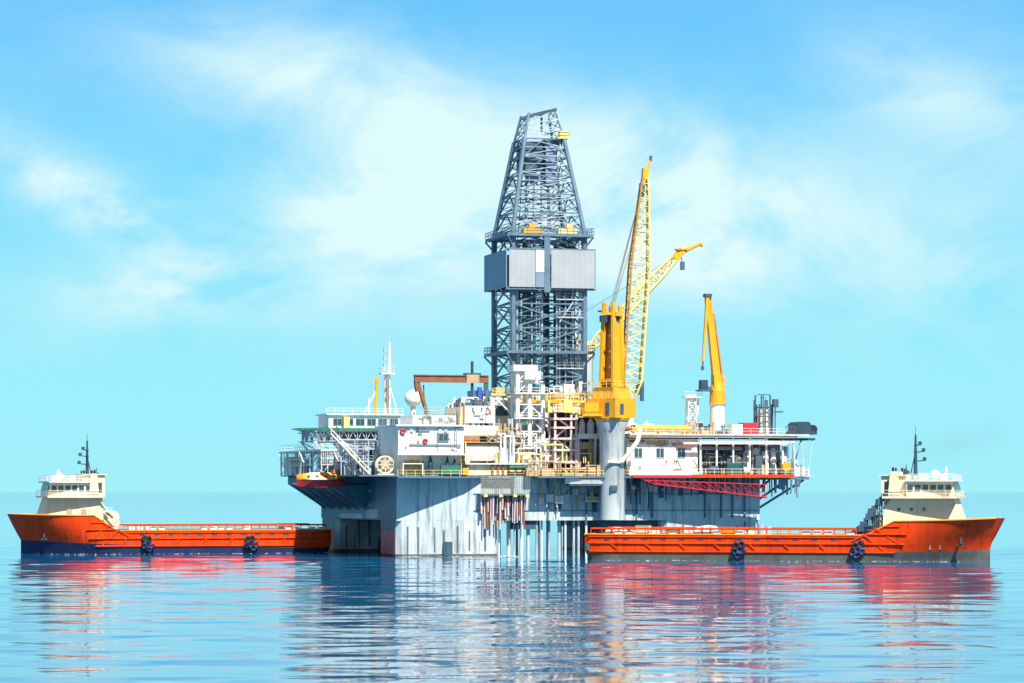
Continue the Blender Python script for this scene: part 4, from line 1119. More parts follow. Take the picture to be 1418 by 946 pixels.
t.part('pipe', 'yellow', MB().bar((46.6, .6, 24.6), (58.2, .6, 24.6), .72, 16), smooth=True)
t.part('rest', 'tan', MB().box(47, 47.4, 0, 1.2, 23.62, 24.3).box(52, 52.4, 0, 1.2, 23.62, 24.3).box(57, 57.4, 0, 1.2, 23.62, 24.3))
t.part('end_fitting', 'brown', MB().bar((45.4, .6, 24.5), (46.6, .6, 24.6), .5, 12))
for lab, m_, x0_, x1_, y0_, y1_, n_p, sd in (('brown and tan machinery clutter on the roof at the foot of the ladder tower', 'tan', 57.6, 64.5, 1, 5.9, 8, 75), ('dark pipes on the roof around the white crane pedestal', 'steel_dark', 60.5, 69, 3, 8, 6, 76)):
    t = Thing('roof_machinery', lab, 'machinery', ((x0_ + x1_) / 2, 3, 23.61))
    g_r = random.Random(sd)
    for k in range(n_p):
        xx = x0_ + (x1_ - x0_ - 1.6) * k / (n_p - 1)
        t.part('machine', m_, clutter(xx, xx + 1.6, y0_, y1_, 23.61, 26.0, 3, g_r, 'bcp'))
t = Thing('white_container', 'white cargo container on the roof between crane pedestal and red container', 'container', (68.8, 3, 23.61))
t.part('box', 'white', MB().box(67.7, 69.9, 2, 5, 23.61, 25.6))
t.part('door', 'steel_pale', MB().box(67.9, 68.75, 1.93, 1.997, 23.8, 25.4).box(68.85, 69.7, 1.93, 1.997, 23.8, 25.4))
t = Thing('red_container', 'bright red cargo container on the roof beside the cage of exhaust pipes', 'container', (71.4, 3, 23.61))
t.part('box', 'red', MB().box(70.1, 72.8, 2, 5.6, 23.61, 25.9))
cr = MB()
for i in range(8):
    cr.box(70.2 + .32 * i, 70.36 + .32 * i, 1.92, 1.997, 23.75, 25.75)
t.part('rib', 'red', cr)
t = Thing('exhaust_stack', 'round cage of dark exhaust pipes around a white trunk, beside the red container', 'exhaust stack', (75.2, 5, 23.6))
t.part('trunk', 'white', MB().cyl(75.2, 5, 23.603, 28.6, 1.1, 18))
ep = MB()
for k in range(10):
    a = R(36 * k + 10)
    x, y = 75.2 + 1.8 * math.cos(a), 5 + 1.8 * math.sin(a)
    ep.cyl(x, y, 23.603, 29.6 + .9 * (k % 3), .16, 8)
for z in (25.2, 27.2, 29.0):
    ep.torus((75.2, 5, z), (0, 0, 1), 1.85, .1, 20, 6)
t.part('exhaust_pipe', 'steel_dark', ep)
t.part('ladder', 'steel_dark', MB().bar((77.3, 4, 23.6), (77.3, 4, 30.4), .12).box(76.6, 78.8, 3.4, 4.6, 28.0, 28.25).box(76.8, 77.8, 3.4, 4.4, 29.0, 30.6))
t.part('aerial', 'steel_dark', MB().bar((75.2, 5, 28.6), (75.2, 5, 31.6), .1).bar((74.0, 5, 31.5), (76.5, 5, 31.5), .12).bar((74.6, 5, 30.9), (75.8, 5, 30.9), .08))
t = Thing('covered_winch', 'black covered winch at the outer tip of the cream upper deck', 'winch', (81.6, 2, 23.6))
t.part('base', 'mast', MB().box(76.5, 83.9, -.8, 6, 22.5, 22.897).box(80.2, 84.2, -1.0, 6.4, 23.603, 24.2))
t.part('cover', 'mast', MB().prism_y([(80.4, 24.203), (83.2, 24.203), (83.0, 25.8), (82.6, 26.1), (80.8, 26.1), (80.3, 25.7)], -.6, 5))
t.part('drum', 'black', MB().bar((83.6, -.4, 24.6), (83.6, 4, 24.6), .9, 16))
t.part('rail', 'steel_dark', MB().rail([(77.8, -.7, 23.65), (80.1, -.7, 23.65)], 1.5, .08, .6, 3))
t = Thing('end_gallery', 'white tanks and railings on the end gallery below the black covered winch', 'gallery', (81, 2, ZD))
t.part('tank', 'white', MB().box(78.5, 81.6, 2, 8, ZD + .3, 17.8).cyl(80.0, .5, ZD + .3, 18.4, .7, 14).cyl(81.0, .4, ZD + .3, 17.6, .6, 14))
t.part('post', 'steel_pale', MB().bar((83.4, -.5, 22.5), (82.0, -1.6, ZD), .13).bar((81.2, -.5, 22.5), (81.2, -1.6, ZD), .1).bar((79.4, -.5, 22.6), (79.4, -1.6, ZD), .2).bar((83.4, 6, 22.5), (82, 8, ZD), .13).box(79.0, 81.8, -.9, -.6, 18.4, 18.6).bar((81.2, -.5, 22.4), (79.4, -.8, 18.6), .08))
t.part('platform', 'steel_pale', MB().box(78.2, 83.0, -2.4, 1.4, ZD - .003, ZD + .28))
t.part('flood_lamp', 'cream', MB().box(80.6, 81.3, -2.2, -1.6, ZD + .29, 17.2).box(81.6, 82.2, -2.2, -1.7, ZD + .29, 16.8))
t = Thing('yellow_drum', 'round yellow drum on the orange-edged walkway beside the white end tanks', 'drum', (77.4, -1.9, 16))
t.part('body', 'yellow', MB().bar((77.4, -2.6, 17.2), (77.4, -1.4, 17.2), .85, 18))
t.part('cradle', 'steel_dark', MB().box(76.8, 78.0, -2.5, -1.5, ZD + .26, 16.5))

# ================================================================== supply ships
def ship(frame, L, labels, red, boot, deep, extra):
    B = 8.0
    t = Thing('supply_ship', labels['ship'], 'supply ship', (L / 2, 0, 0), frame)
    def top(x):
        u = x / L
        if u < .70: return 4.7
        if u < .755: return 4.7 + (u - .70) / .055 * extra['fore']
        return 4.7 + extra['fore'] + ((u - .755) / .245) ** 1.5 * extra['sheer']
    def half(u, v):
        k = .69 + .11 * v
        e = 1.0
        if u > k:
            q = (u - k) / (1 - k)
            e = max(.012, (1 - q ** (1.55 + 1.3 * v)) ** (1.0 - .32 * v))
        if u < .06:
            e *= .86 + .14 * (u / .06) ** .5
        return B * e * (.93 + .07 * v)
    def stem(z):
        q = max(0, min(1, (z - 2.9) / 5.0))
        return L - 2.7 * (1 - q ** .9)
    us = sorted(set([i / 60 for i in range(61)] + [.70, .7275, .755, .015, .985, .993]))
    def shell(levels, cap_top):
        mb = MB()
        m_ = len(levels)
        for u in us:
            col = []
            for lv in levels:
                # stem rakes forward with height, stern is slightly undercut
                zt = top(u * L)
                zb = 1.15 + extra['boot_rise'] * u * u
                z = (zb if lv == 1.3 else lv) if lv < 2 else zb + (lv - 10) * (zt - zb)
                v = max(0, min(1, z / 8.0))
                xe = stem(z)
                xs = .9 * (1 - min(1, max(0, z) / 1.6))
                col.append((xs + (xe - xs) * u, half(u, v), z))
            mb.v += [(x, -y, z) for x, y, z in col] + [(x, y, z) for x, y, z in col]
        n = 2 * m_
        for i in range(len(us) - 1):
            a, b = i * n, (i + 1) * n
            for j in range(m_ - 1):
                mb.f.append((a + j, b + j, b + j + 1, a + j + 1))
                mb.f.append((a + m_ + j + 1, b + m_ + j + 1, b + m_ + j, a + m_ + j))
        for j in range(m_ - 1):      # transom
            mb.f.append((j, j + 1, m_ + j + 1, m_ + j))
            e = (len(us) - 1) * n
            mb.f.append((e + j + 1, e + j, e + m_ + j, e + m_ + j + 1))
        return mb
    hl = t.part('hull', red, shell([10, 10.2, 10.45, 10.7, 11], False), smooth=True)
    t.part('boot_topping', boot, shell([-2.5, 0, .7, 1.3], False), smooth=True)
    if deep:
        pass
    # decks inside the bulwarks
    dm = MB()
    ring = []
    for u in [i / 40 for i in range(31)]:
        z, v = 3.6, .45
        xe = stem(z)
        ring.append((xe * u, half(u, v) * .985))
    for (xa, ha), (xb, hb) in zip(ring, ring[1:]):
        dm.add([(xa, -ha, 3.6), (xb, -hb, 3.6), (xb, hb, 3.6), (xa, ha, 3.6)], [(0, 1, 2, 3)])
    t.part('cargo_deck', 'deck', dm)
    dm = MB()
    fu = [.72, .755] + [.755 + .245 * i / 16 for i in range(1, 16)]
    for ua, ub in zip(fu, fu[1:]):
        xe = stem(7)
        za, zb = top(L * max(ua, .755)) - .8, top(L * max(ub, .755)) - .8
        dm.add([(xe * ua, -half(ua, .8) * .985, za), (xe * ub, -half(ub, .8) * .985, zb), (xe * ub, half(ub, .8) * .985, zb), (xe * ua, half(ua, .8) * .985, za)], [(0, 1, 2, 3)])
    dm.add([(.715 * L, -7.7, 3.6), (.715 * L, 7.7, 3.6), (.72 * L, 7.7, 6.5), (.72 * L, -7.7, 6.5)], [(0, 1, 2, 3)])
    t.part('forecastle_deck', 'deck', dm)
    # rubbing strakes, slanting guards and bulwark cap along both sides
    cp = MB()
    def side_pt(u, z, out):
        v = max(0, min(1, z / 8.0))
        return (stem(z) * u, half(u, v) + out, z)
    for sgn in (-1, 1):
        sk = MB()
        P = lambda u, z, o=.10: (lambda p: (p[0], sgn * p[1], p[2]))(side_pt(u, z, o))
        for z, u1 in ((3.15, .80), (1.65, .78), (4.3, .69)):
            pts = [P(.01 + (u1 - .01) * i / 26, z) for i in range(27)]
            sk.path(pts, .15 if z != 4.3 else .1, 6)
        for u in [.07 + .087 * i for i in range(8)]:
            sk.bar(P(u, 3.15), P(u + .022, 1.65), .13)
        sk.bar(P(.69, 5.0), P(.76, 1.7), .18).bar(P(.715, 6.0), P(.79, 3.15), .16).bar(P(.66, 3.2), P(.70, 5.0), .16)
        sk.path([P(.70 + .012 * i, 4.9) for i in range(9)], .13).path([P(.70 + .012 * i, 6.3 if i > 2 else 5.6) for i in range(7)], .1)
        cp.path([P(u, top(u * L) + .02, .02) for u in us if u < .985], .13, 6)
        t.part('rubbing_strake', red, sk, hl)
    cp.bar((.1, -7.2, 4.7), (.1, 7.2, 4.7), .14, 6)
    t.part('bulwark_cap', 'orange' if red != 'orange' else 'boat_orange', cp, hl)  # brighter orange paints a highlight along the top edge
    # plate seams, scuppers and freeing ports along the hull
    gs = random.Random(L)
    for sgn in (-1, 1):
        seam = MB()
        for u in [.05 + .045 * k for k in range(19)]:
            pts = []
            for z in (1.9, 3.0, min(4.6, top(u * L) - .1)):
                p = side_pt(u, z, .012)
                pts.append((p[0], sgn * p[1], z))
            seam.path(pts, .03, 4)
        t.part('plate_seam', 'boot_red', seam, hl)
        for k in range(13):
            u = .06 + .047 * k
            p = side_pt(u, 4.0, .012)
            t.part('freeing_port', 'mast', MB().box(p[0] - .55, p[0] + .55, min(sgn * p[1], sgn * (p[1] + .02)), max(sgn * p[1], sgn * (p[1] + .02)), 3.75, 4.02), hl)
        for k in range(16):
            u = gs.uniform(.04, .84)
            p = side_pt(u, 2.2, .012)
            w_, h_ = gs.uniform(.08, .35), gs.uniform(.5, 1.3)
            t.part('rust_patch', 'brown', MB().add([(p[0] - w_, sgn * (p[1] + .01), 3.0), (p[0] + w_, sgn * (p[1] + .01), 3.0), (p[0] + w_ * .3, sgn * (p[1] + .01), 3.0 - h_), (p[0] - w_ * .2, sgn * (p[1] + .01), 3.0 - h_ * .9)], [(0, 1, 2, 3)]), hl)
    # cargo rail above the bulwark
    cr, pk = MB(), MB()
    for sgn in (-1, 1):
        p0, p1 = (1.2, sgn * 6.9, 5.75), (.66 * L, sgn * 6.9, 5.75)
        cr.bar(p0, p1, .17, 6)
        n = 24
        for i in range(n + 1):
            x = p0[0] + (p1[0] - p0[0]) * i / n
            cr.bar((x, sgn * 6.9, 3.6), (x, sgn * 6.9, 5.75), .10)
        rr2 = random.Random(3 + sgn)
        for i in range(n):
            if rr2.random() < extra['white_fill']:
                x = p0[0] + (p1[0] - p0[0]) * i / n
                pk.box(x + .3, x + (p1[0] - p0[0]) / n - .3, sgn * 6.5 - .2, sgn * 6.5 + .2, 3.603, 5.35)
    t.part('cargo_rail', red, cr)
    t.part('vent_box', 'white', pk)
    # superstructure
    f = lambda q: q * L
    x0, x1 = f(extra['x0']), f(.905)
    s_ = t.part('deckhouse', 'ship_cream', MB().add(
        [(x0 + 1.2, -6.0, 5.9), (x1, -4.6, 6.6), (x1, 4.6, 6.6), (x0 + 1.2, 6.0, 5.9),
         (x0 + 1.4, -5.8, 11.2), (x1 - 1.5, -4.2, 11.2), (x1 - 1.5, 4.2, 11.2), (x0 + 1.4, 5.8, 11.2)],
        [(3, 2, 1, 0), (4, 5, 6, 7), (0, 1, 5, 4), (1, 2, 6, 5), (2, 3, 7, 6), (3, 0, 4, 7)]))
    t.part('accommodation_tier', 'ship_cream', MB().box(x0 - .9, x0 + 1.17, -5.2, 5.2, 3.62, 8.3))
    xw0, xw1 = x0 + (5.4 if extra['marks'] else 3.6), x1 - 1.2
    WZ = extra['wheel_z']
    wh = t.part('wheelhouse', 'ship_cream', MB().add(
        [(xw0, -6.2, 11.6), (xw1, -4.6, 11.6), (xw1, 4.6, 11.6), (xw0, 6.2, 11.6), (xw0, -6.2, 14.2), (xw1 - .5, -4.6, 14.2), (xw1 - .5, 4.6, 14.2), (xw0, 6.2, 14.2)],
        [(3, 2, 1, 0), (4, 5, 6, 7), (0, 1, 5, 4), (1, 2, 6, 5), (2, 3, 7, 6), (3, 0, 4, 7)]))
    t.part('bridge_deck', 'ship_cream', MB().box(x0 + 1.2, xw1 + .5, -6.9, 6.9, 11.203, 11.597))
    t.part('wheelhouse_roof', 'white', MB().box(xw0 - .4, xw1 + .1, -6.5, 6.5, 14.203, 14.5))
    for sgn in (-1, 1):
        n = 6
        for i in range(n):
            q0_, q1_ = (i + .15) / n, (i + .85) / n
            ya, yb = 6.2 + (4.6 - 6.2) * q0_, 6.2 + (4.6 - 6.2) * q1_
            xa, xb = xw0 + (xw1 - .5 - xw0) * q0_, xw0 + (xw1 - .5 - xw0) * q1_
            w_ = MB().add([(xa, sgn * (ya + .12), 12.55), (xb, sgn * (yb + .12), 12.55), (xb, sgn * (yb + .12), 13.6), (xa, sgn * (ya + .12), 13.6),
                           (xa, sgn * (ya - .1), 12.55), (xb, sgn * (yb - .1), 12.55), (xb, sgn * (yb - .1), 13.6), (xa, sgn * (ya - .1), 13.6)],
                          [(0, 1, 2, 3), (7, 6, 5, 4), (0, 4, 5, 1), (1, 5, 6, 2), (2, 6, 7, 3), (3, 7, 4, 0)])
            t.part('window', 'glass', w_, wh)
        if not extra['marks']:
            for xq in (x0 + 4.6, x0 + 7.4):
                ys = 6.0 - 1.4 * (xq - x0 - 2) / (x1 - x0 - 2)
                t.part('doorway', 'tan', MB().box(xq, xq + .9, min(sgn * (ys - .4), sgn * (ys + .06)), max(sgn * (ys - .4), sgn * (ys + .06)), 7.0, 9.0), s_)
            continue
        pw = MB()
        for i in range(3):
            x = x0 + 4.0 + 2.2 * i
            ys = 6.0 - 1.4 * (x - x0 - 2) / (x1 - x0 - 2) - .2
            pw.bar((x, sgn * (ys - .1), 9.3), (x, sgn * (ys + .12), 9.3), .28, 10)
        t.part('porthole', 'glass', pw, s_)
    for i in range(5):
        y = -4.0 + 1.7 * i
        t.part('window', 'glass', MB().add([(xw1 + dx - .2 * k, y + dy, 12.55 + k * 1.05) for k in (0, 1) for dx in (-.15, .02) for dy in (0, 1.2)], [(0, 1, 3, 2), (4, 6, 7, 5), (0, 4, 5, 1), (2, 3, 7, 6), (0, 2, 6, 4), (1, 5, 7, 3)]), wh)
    # aft bridge block with dark doorway, funnels, lockers
    ab = t.part('aft_bridge', 'ship_cream', MB().box(x0 + .8, xw0 - .003 + extra['aft_len'], -5.2, 5.2, 11.6, 15.2 + WZ).box(x0 + .4, xw0 + extra['aft_len'], -5.6, 5.6, 15.203 + WZ, 15.4 + WZ))
    dw = MB()
    for sgn in (-1, 1):
        dw.box(x0 + 1.4, x0 + 2.5, min(sgn * 5.2, sgn * 5.3), max(sgn * 5.2, sgn * 5.3), 12.3, 14.2)
    dw.box(x0 + .7, x0 + .797, -3.5, 3.5, 12.6, 14.0)
    t.part('window', 'glass', dw, ab)
    for sgn in (-1, 1):
        fo = t.part('funnel', 'ship_cream', MB().prism_y([(x0 + 2.2, 11.6), (x0 + 4.2, 11.6), (x0 + 3.8, 16.0), (x0 + 2.6, 16.0)], sgn * 5.9 - .7, sgn * 5.9 + .7))
        t.part('exhaust', 'black', MB().cyl(x0 + 3.0, sgn * 5.9, 16.0, 16.7, .22, 8).cyl(x0 + 3.5, sgn * 5.9, 16.0, 16.6, .18, 8), fo)
    rf = MB().cyl(xw1 - 2.4, -2.2, 14.5, 15.6, .5, 12).box(xw0 + 1.8, xw0 + 3.2, -3, -1, 14.5, 15.7).cyl(xw1 - 2.4, 2.2, 14.5, 16.8, .25, 8)
    rf.sphere((xw1 - 3.6, -3.6, 15.4), .85, 14)
    t.part('roof_gear', 'white', rf)
    rl_ = MB().rail([(xw0, -6.3, 14.5), (xw1, -6.3, 14.5), (xw1, 6.3, 14.5), (xw0, 6.3, 14.5)], 1.0, .05)
    rl_.rail([(x0 + 1.2, -6.8, 11.6), (xw1 + .4, -6.8, 11.6), (xw1 + .4, 6.8, 11.6), (x0 + 1.2, 6.8, 11.6)], 1.05, .05)
    rl_.rail([(x0 - .6, -5.3, 8.3), (x0 + 1.9, -5.3, 8.3)], 1.0, .05).rail([(x0 - .6, 5.3, 8.3), (x0 + 1.9, 5.3, 8.3)], 1.0, .05)
    t.part('railing', 'white', rl_)
    for sgn in (-1, 1):
        st2 = MB()
        st2.bar((x0 + .2, sgn * 6.1, 8.3), (x0 + 2.6, sgn * 6.3, 11.5), .13).bar((x0 + .2, sgn * 5.6, 8.3), (x0 + 2.6, sgn * 5.8, 11.5), .13)
        st2.bar((x0 - 1.2, sgn * 5.8, 6.0), (x0 + 1.2, sgn * 5.8, 8.3), .12)
        for k in range(10):
            st2.box(x0 + .2 + .24 * k, x0 + .5 + .24 * k, sgn * 6.2 - .1 if sgn < 0 else 5.6, -5.6 if sgn < 0 else 6.3, 8.3 + .32 * k, 8.36 + .32 * k)
        t.part('stair', 'louvre' if extra['dark_aft'] else 'ship_cream', st2)
    mm = MB()
    xm = x0 + extra['mast']
    mm.bar((xm, 0, 15.4), (xm, 0, 22.6), .38, 8, .16).bar((xm, 0, 22.6), (xm, 0, 24.0), .05)
    mm.bar((xm - .9, 0, 15.4), (xm, 0, 19.5), .12)
    for z, w_ in ((17.8, 1.7), (19.4, 1.5), (20.6, .9)):
        mm.bar((xm, 0, z), (xm + w_, 0, z + .2), .13).bar((xm, -1.6, z), (xm, 1.6, z), .1)
        mm.box(xm + w_ - .35, xm + w_ + .15, -.5, .5, z + .1, z + .75)
    mm.bar((xm - 1.6, .8, 15.4), (xm - 1.8, .8, 17.2), .09).box(xm - 2.2, xm - 1.2, -.6, .6, 15.4, 16.2)
    t.part('mast', 'mast', mm)
    if extra['dark_aft']:
        cl = MB()
        rgs = random.Random(77)
        for i in range(16):
            x = x0 - 4.2 + 5.5 * i / 16
            z = 5.0 + (x - x0 + 4.2) * 1.25 + rgs.uniform(-.3, .6)
            cl.box(x, x + rgs.uniform(.5, 1.2), -6.4 + rgs.uniform(-.3, .4), -5.3, z - .7, z + rgs.uniform(.1, .5))
            cl.bar((x, -5.9, 3.6), (x, -5.9, z), .12)
        t.part('aft_machinery', 'steel_dark', cl)
        t.part('winch_drum', 'navy', MB().bar((x0 - 3.0, -6.3, 5.3), (x0 - 3.0, -2, 5.3), 1.0, 14).bar((x0 - 1.2, -6.3, 5.6), (x0 - 1.2, -3, 5.6), .8, 14))
    else:
        t.part('aft_locker', 'ship_cream', MB().bar((x0 - 1.0, -4.6, 7.4), (x0 - 1.0, 4.6, 7.4), 1.2, 16).box(x0 - 2.2, x0 + .3, -4.5, 4.5, 5.6, 7.2))
        t.part('crane_arm', 'ship_cream', MB().bar((x0 - .8, 5.4, 7.6), (x0 + 2.6, 5.6, 11.0), .22))
    an = MB()
    for sgn in (-1, 1):
        p = side_pt(.925, 4.2, .02)
        an.bar((p[0], sgn * (p[1] - .2), 4.4), (p[0] + .1, sgn * (p[1] + .35), 3.2), .22, 6).box(p[0] - .55, p[0] + .65, min(sgn * (p[1] - .2), sgn * (p[1] + .3)), max(sgn * (p[1] - .2), sgn * (p[1] + .3)), 2.9, 3.25)
    t.part('anchor', 'mast', an)
    if extra['marks']:
        mk2 = MB()
        for u in (.862, .885):
            for sgn in (-1, 1):
                p = side_pt(u, 2.2, 0)
                q = side_pt(u, 3.0, 0)
                mk2.add([(p[0] - .22, sgn * (p[1] + .08), 2.2), (p[0] + .22, sgn * (p[1] + .02), 2.2), (q[0] + .05, sgn * (q[1] + .08), 3.0),
                         (p[0] - .22, sgn * (p[1] - .1), 2.2), (p[0] + .22, sgn * (p[1] - .1), 2.2), (q[0] + .05, sgn * (q[1] - .1), 3.0)], [(0, 1, 2), (5, 4, 3), (0, 3, 4, 1), (1, 4, 5, 2), (2, 5, 3, 0)])
        t.part('bow_mark', 'white', mk2, hl)
    if extra['deck_gear']:
        rgs = random.Random(91)
        t.part('stern_gear', 'steel_dark', MB().box(2.0, 3.4, -6.6, -5.4, 3.603, 5.2).bar((.6, -7.4, 2.9), (.6, -7.4, 1.8), .5, 10))
    return side_pt, half

SL = Frame((-38.6, 637.0, 0), 180 + 18)
SLL = 64.4
side_l, _ = ship(SL, SLL, {'ship': 'orange supply ship with a dark blue waterline, its stern at the red-panelled platform column'}, 'orange', 'navy', False,
                 dict(white_fill=.35, dark_aft=False, boot_rise=1.7, fore=3.0, sheer=.3, x0=.700, wheel_z=.5, aft_len=1.6, mast=3.4, marks=False, deck_gear=False))
SR = Frame((14.9, 571.0, 0), -15)
SRL = 74.9
side_r, _ = ship(SR, SRL, {'ship': 'orange supply ship with a weedy grey waterline, its bow farthest from the platform'}, 'orange', 'olive', True,
                 dict(white_fill=.40, dark_aft=True, boot_rise=1.0, fore=2.5, sheer=.55, x0=.705, wheel_z=0, aft_len=0, mast=6.2, marks=True, deck_gear=True))

# tyre fenders hung over the ships' sides
def tyres(frame, side, u, sgn, lab):
    p = side(u, 2.4, .42)
    t = Thing('tyre_fender', lab, 'fender', (p[0], sgn * p[1], 2.2), frame, 'tyre fenders on the supply ships')
    tr_ = random.Random(lab)
    for dx, dz, r_ in ((-.35, .75, .46), (.5, .8, .44), (0.1, -.1, .48), (-.8, -.45, .44), (.75, -.3, .43), (-.3, -.95, .42)):
        dx, dz = dx + tr_.uniform(-.2, .2), dz + tr_.uniform(-.2, .2)
        t.part('tyre', 'black' if dz > .3 else 'navy', MB().torus((p[0] + dx, sgn * (p[1] + .1 + tr_.uniform(0, .15)), 2.2 + dz), (tr_.uniform(-.3, .3), 1, tr_.uniform(-.2, .2)), r_ * 1.08, .23, 16, 8), smooth=True)
    t.part('chain', 'steel_dark', MB().bar((p[0] - .5, sgn * p[1], 4.6), (p[0] - .5, sgn * p[1], 1.6), .07).bar((p[0] + .6, sgn * p[1], 4.6), (p[0] + .6, sgn * p[1], 1.6), .07))
tyres(SL, side_l, .615, 1, 'tyre fender cluster nearer the bridge, on the ship with the dark blue waterline')
tyres(SL, side_l, .275, 1, 'tyre fender cluster nearer the platform, on the ship with the dark blue waterline')
tyres(SR, side_r, .395, -1, 'tyre fender cluster amidships on the ship with the weedy grey waterline')
tyres(SR, side_r, .69, -1, 'tyre fender cluster below the dark stairs of the ship with the grey waterline')

# deck cargo on the right ship
cg = [('cargo_bag', 'white cargo bag bulging over the stern bulwark of the grey-waterlined ship', 'bag', 3.6, 3.9, 6.0, 'white'),
      ('deck_cabin', 'cream deck box beside the white cargo bag on the grey-waterlined ship', 'box', 9.4, 2.3, 6.3, 'ship_cream'),
      ('cargo_crate', 'tan crate behind the rail between the cream deck box and the pale cover', 'crate', 15.0, 2.4, 5.7, 'tan'),
      ('cargo_cover', 'pale rounded cover on the ship\'s deck below the thick grey crane column', 'cover', 20.2, 4.2, 6.4, 'white'),
      ('cargo_box', 'orange box on the ship\'s deck between pale cover and bluish drums', 'box', 24.6, 3.0, 5.9, 'boat_orange'),
      ('steel_drum', 'pair of bluish drums on the ship\'s deck under the red lattice gangway', 'drum', 31.5, 2.2, 6.6, 'steel_pale')]
for name, lab, cat_, x, w_, z1, m_ in cg:
    t = Thing(name, lab, cat_, (x + w_ / 2, -5.2, 3.603), SR)
    if cat_ in ('bag', 'cover'):
        t.part('cloth', m_, MB().prism_y([(x, 3.603), (x + w_, 3.603), (x + w_ * 1.02, z1 - .9), (x + w_ * .8, z1 - .15), (x + w_ * .45, z1), (x + w_ * .12, z1 - .3), (x - .1, z1 - 1)], -6.4, -3.8))
        t.part('lashing', 'rope', MB().box(x + w_ * .3, x + w_ * .36, -6.46, -6.403, 3.61, z1 - .3).box(x + w_ * .66, x + w_ * .72, -6.46, -6.403, 3.61, z1 - .3))
    elif cat_ == 'drum':
        t.part('drum', m_, MB().cyl(x + .6, -5.4, 3.603, z1, .6, 16).cyl(x + 1.9, -5.2, 3.603, z1 - .4, .55, 16))
        t.part('band', 'wind_blue', MB().cyl(x + .6, -5.4, 4.6, 4.75, .63, 16).cyl(x + 1.9, -5.2, 4.6, 4.75, .58, 16))
    else:
        t.part('box', m_, MB().box(x, x + w_, -6.3, -4.0, 3.603, z1))
        t.part('frame', 'tan' if m_ != 'tan' else 'brown', MB().box(x - .06, x + .1, -6.37, -6.303, 3.61, z1 + .03).box(x + w_ - .1, x + w_ + .06, -6.37, -6.303, 3.61, z1 + .03).box(x + .1, x + w_ - .1, -6.37, -6.303, z1 - .2, z1 + .03))

# ================================================================== faint funnel smoke drifting off the right ship
sm_ = bpy.data.materials.new('thin smoke')
sm_.use_nodes = True
N, L = sm_.node_tree.nodes, sm_.node_tree.links
N.remove(N['Principled BSDF'])
pv = N.new('ShaderNodeVolumePrincipled')
pv.inputs['Color'].default_value = (.42, .60, .80, 1)
pv.inputs['Anisotropy'].default_value = .2
tc = N.new('ShaderNodeTexCoord')
nz = N.new('ShaderNodeTexNoise')
nz.inputs['Scale'].default_value = .22
nz.inputs['Detail'].default_value = 3
L.new(tc.outputs['Object'], nz.inputs['Vector'])
mp = N.new('ShaderNodeMapping')
mp.inputs['Scale'].default_value = (1 / 13, 1 / 4.5, 1 / 3.6)
L.new(tc.outputs['Object'], mp.inputs['Vector'])
gr = N.new('ShaderNodeTexGradient')
gr.gradient_type = 'SPHERICAL'
L.new(mp.outputs['Vector'], gr.inputs['Vector'])
m1 = N.new('ShaderNodeMath'); m1.operation = 'MULTIPLY'
L.new(nz.outputs['Fac'], m1.inputs[0]); L.new(gr.outputs['Fac'], m1.inputs[1])
m2 = N.new('ShaderNodeMath'); m2.operation = 'MULTIPLY'; m2.inputs[1].default_value = .05
L.new(m1.outputs[0], m2.inputs[0])
L.new(m2.outputs[0], pv.inputs['Density'])
L.new(pv.outputs[0], N['Material Output'].inputs['Volume'])
sb_ = MB().sphere((0, 0, 0), 1, 24)
sb_.v = [(x * 13, y * 4.5, z * 3.6) for x, y, z in sb_.v]
so_ = mesh_obj('smoke', sb_, sm_)
so_.matrix_world = SR.mat @ Matrix.Translation((66.5, 0, 21.2)) @ Matrix.Rotation(R(-12), 4, 'Y')
so_['kind'] = 'stuff'
so_['label'] = 'faint grey funnel smoke drifting beside the mast of the orange ship'

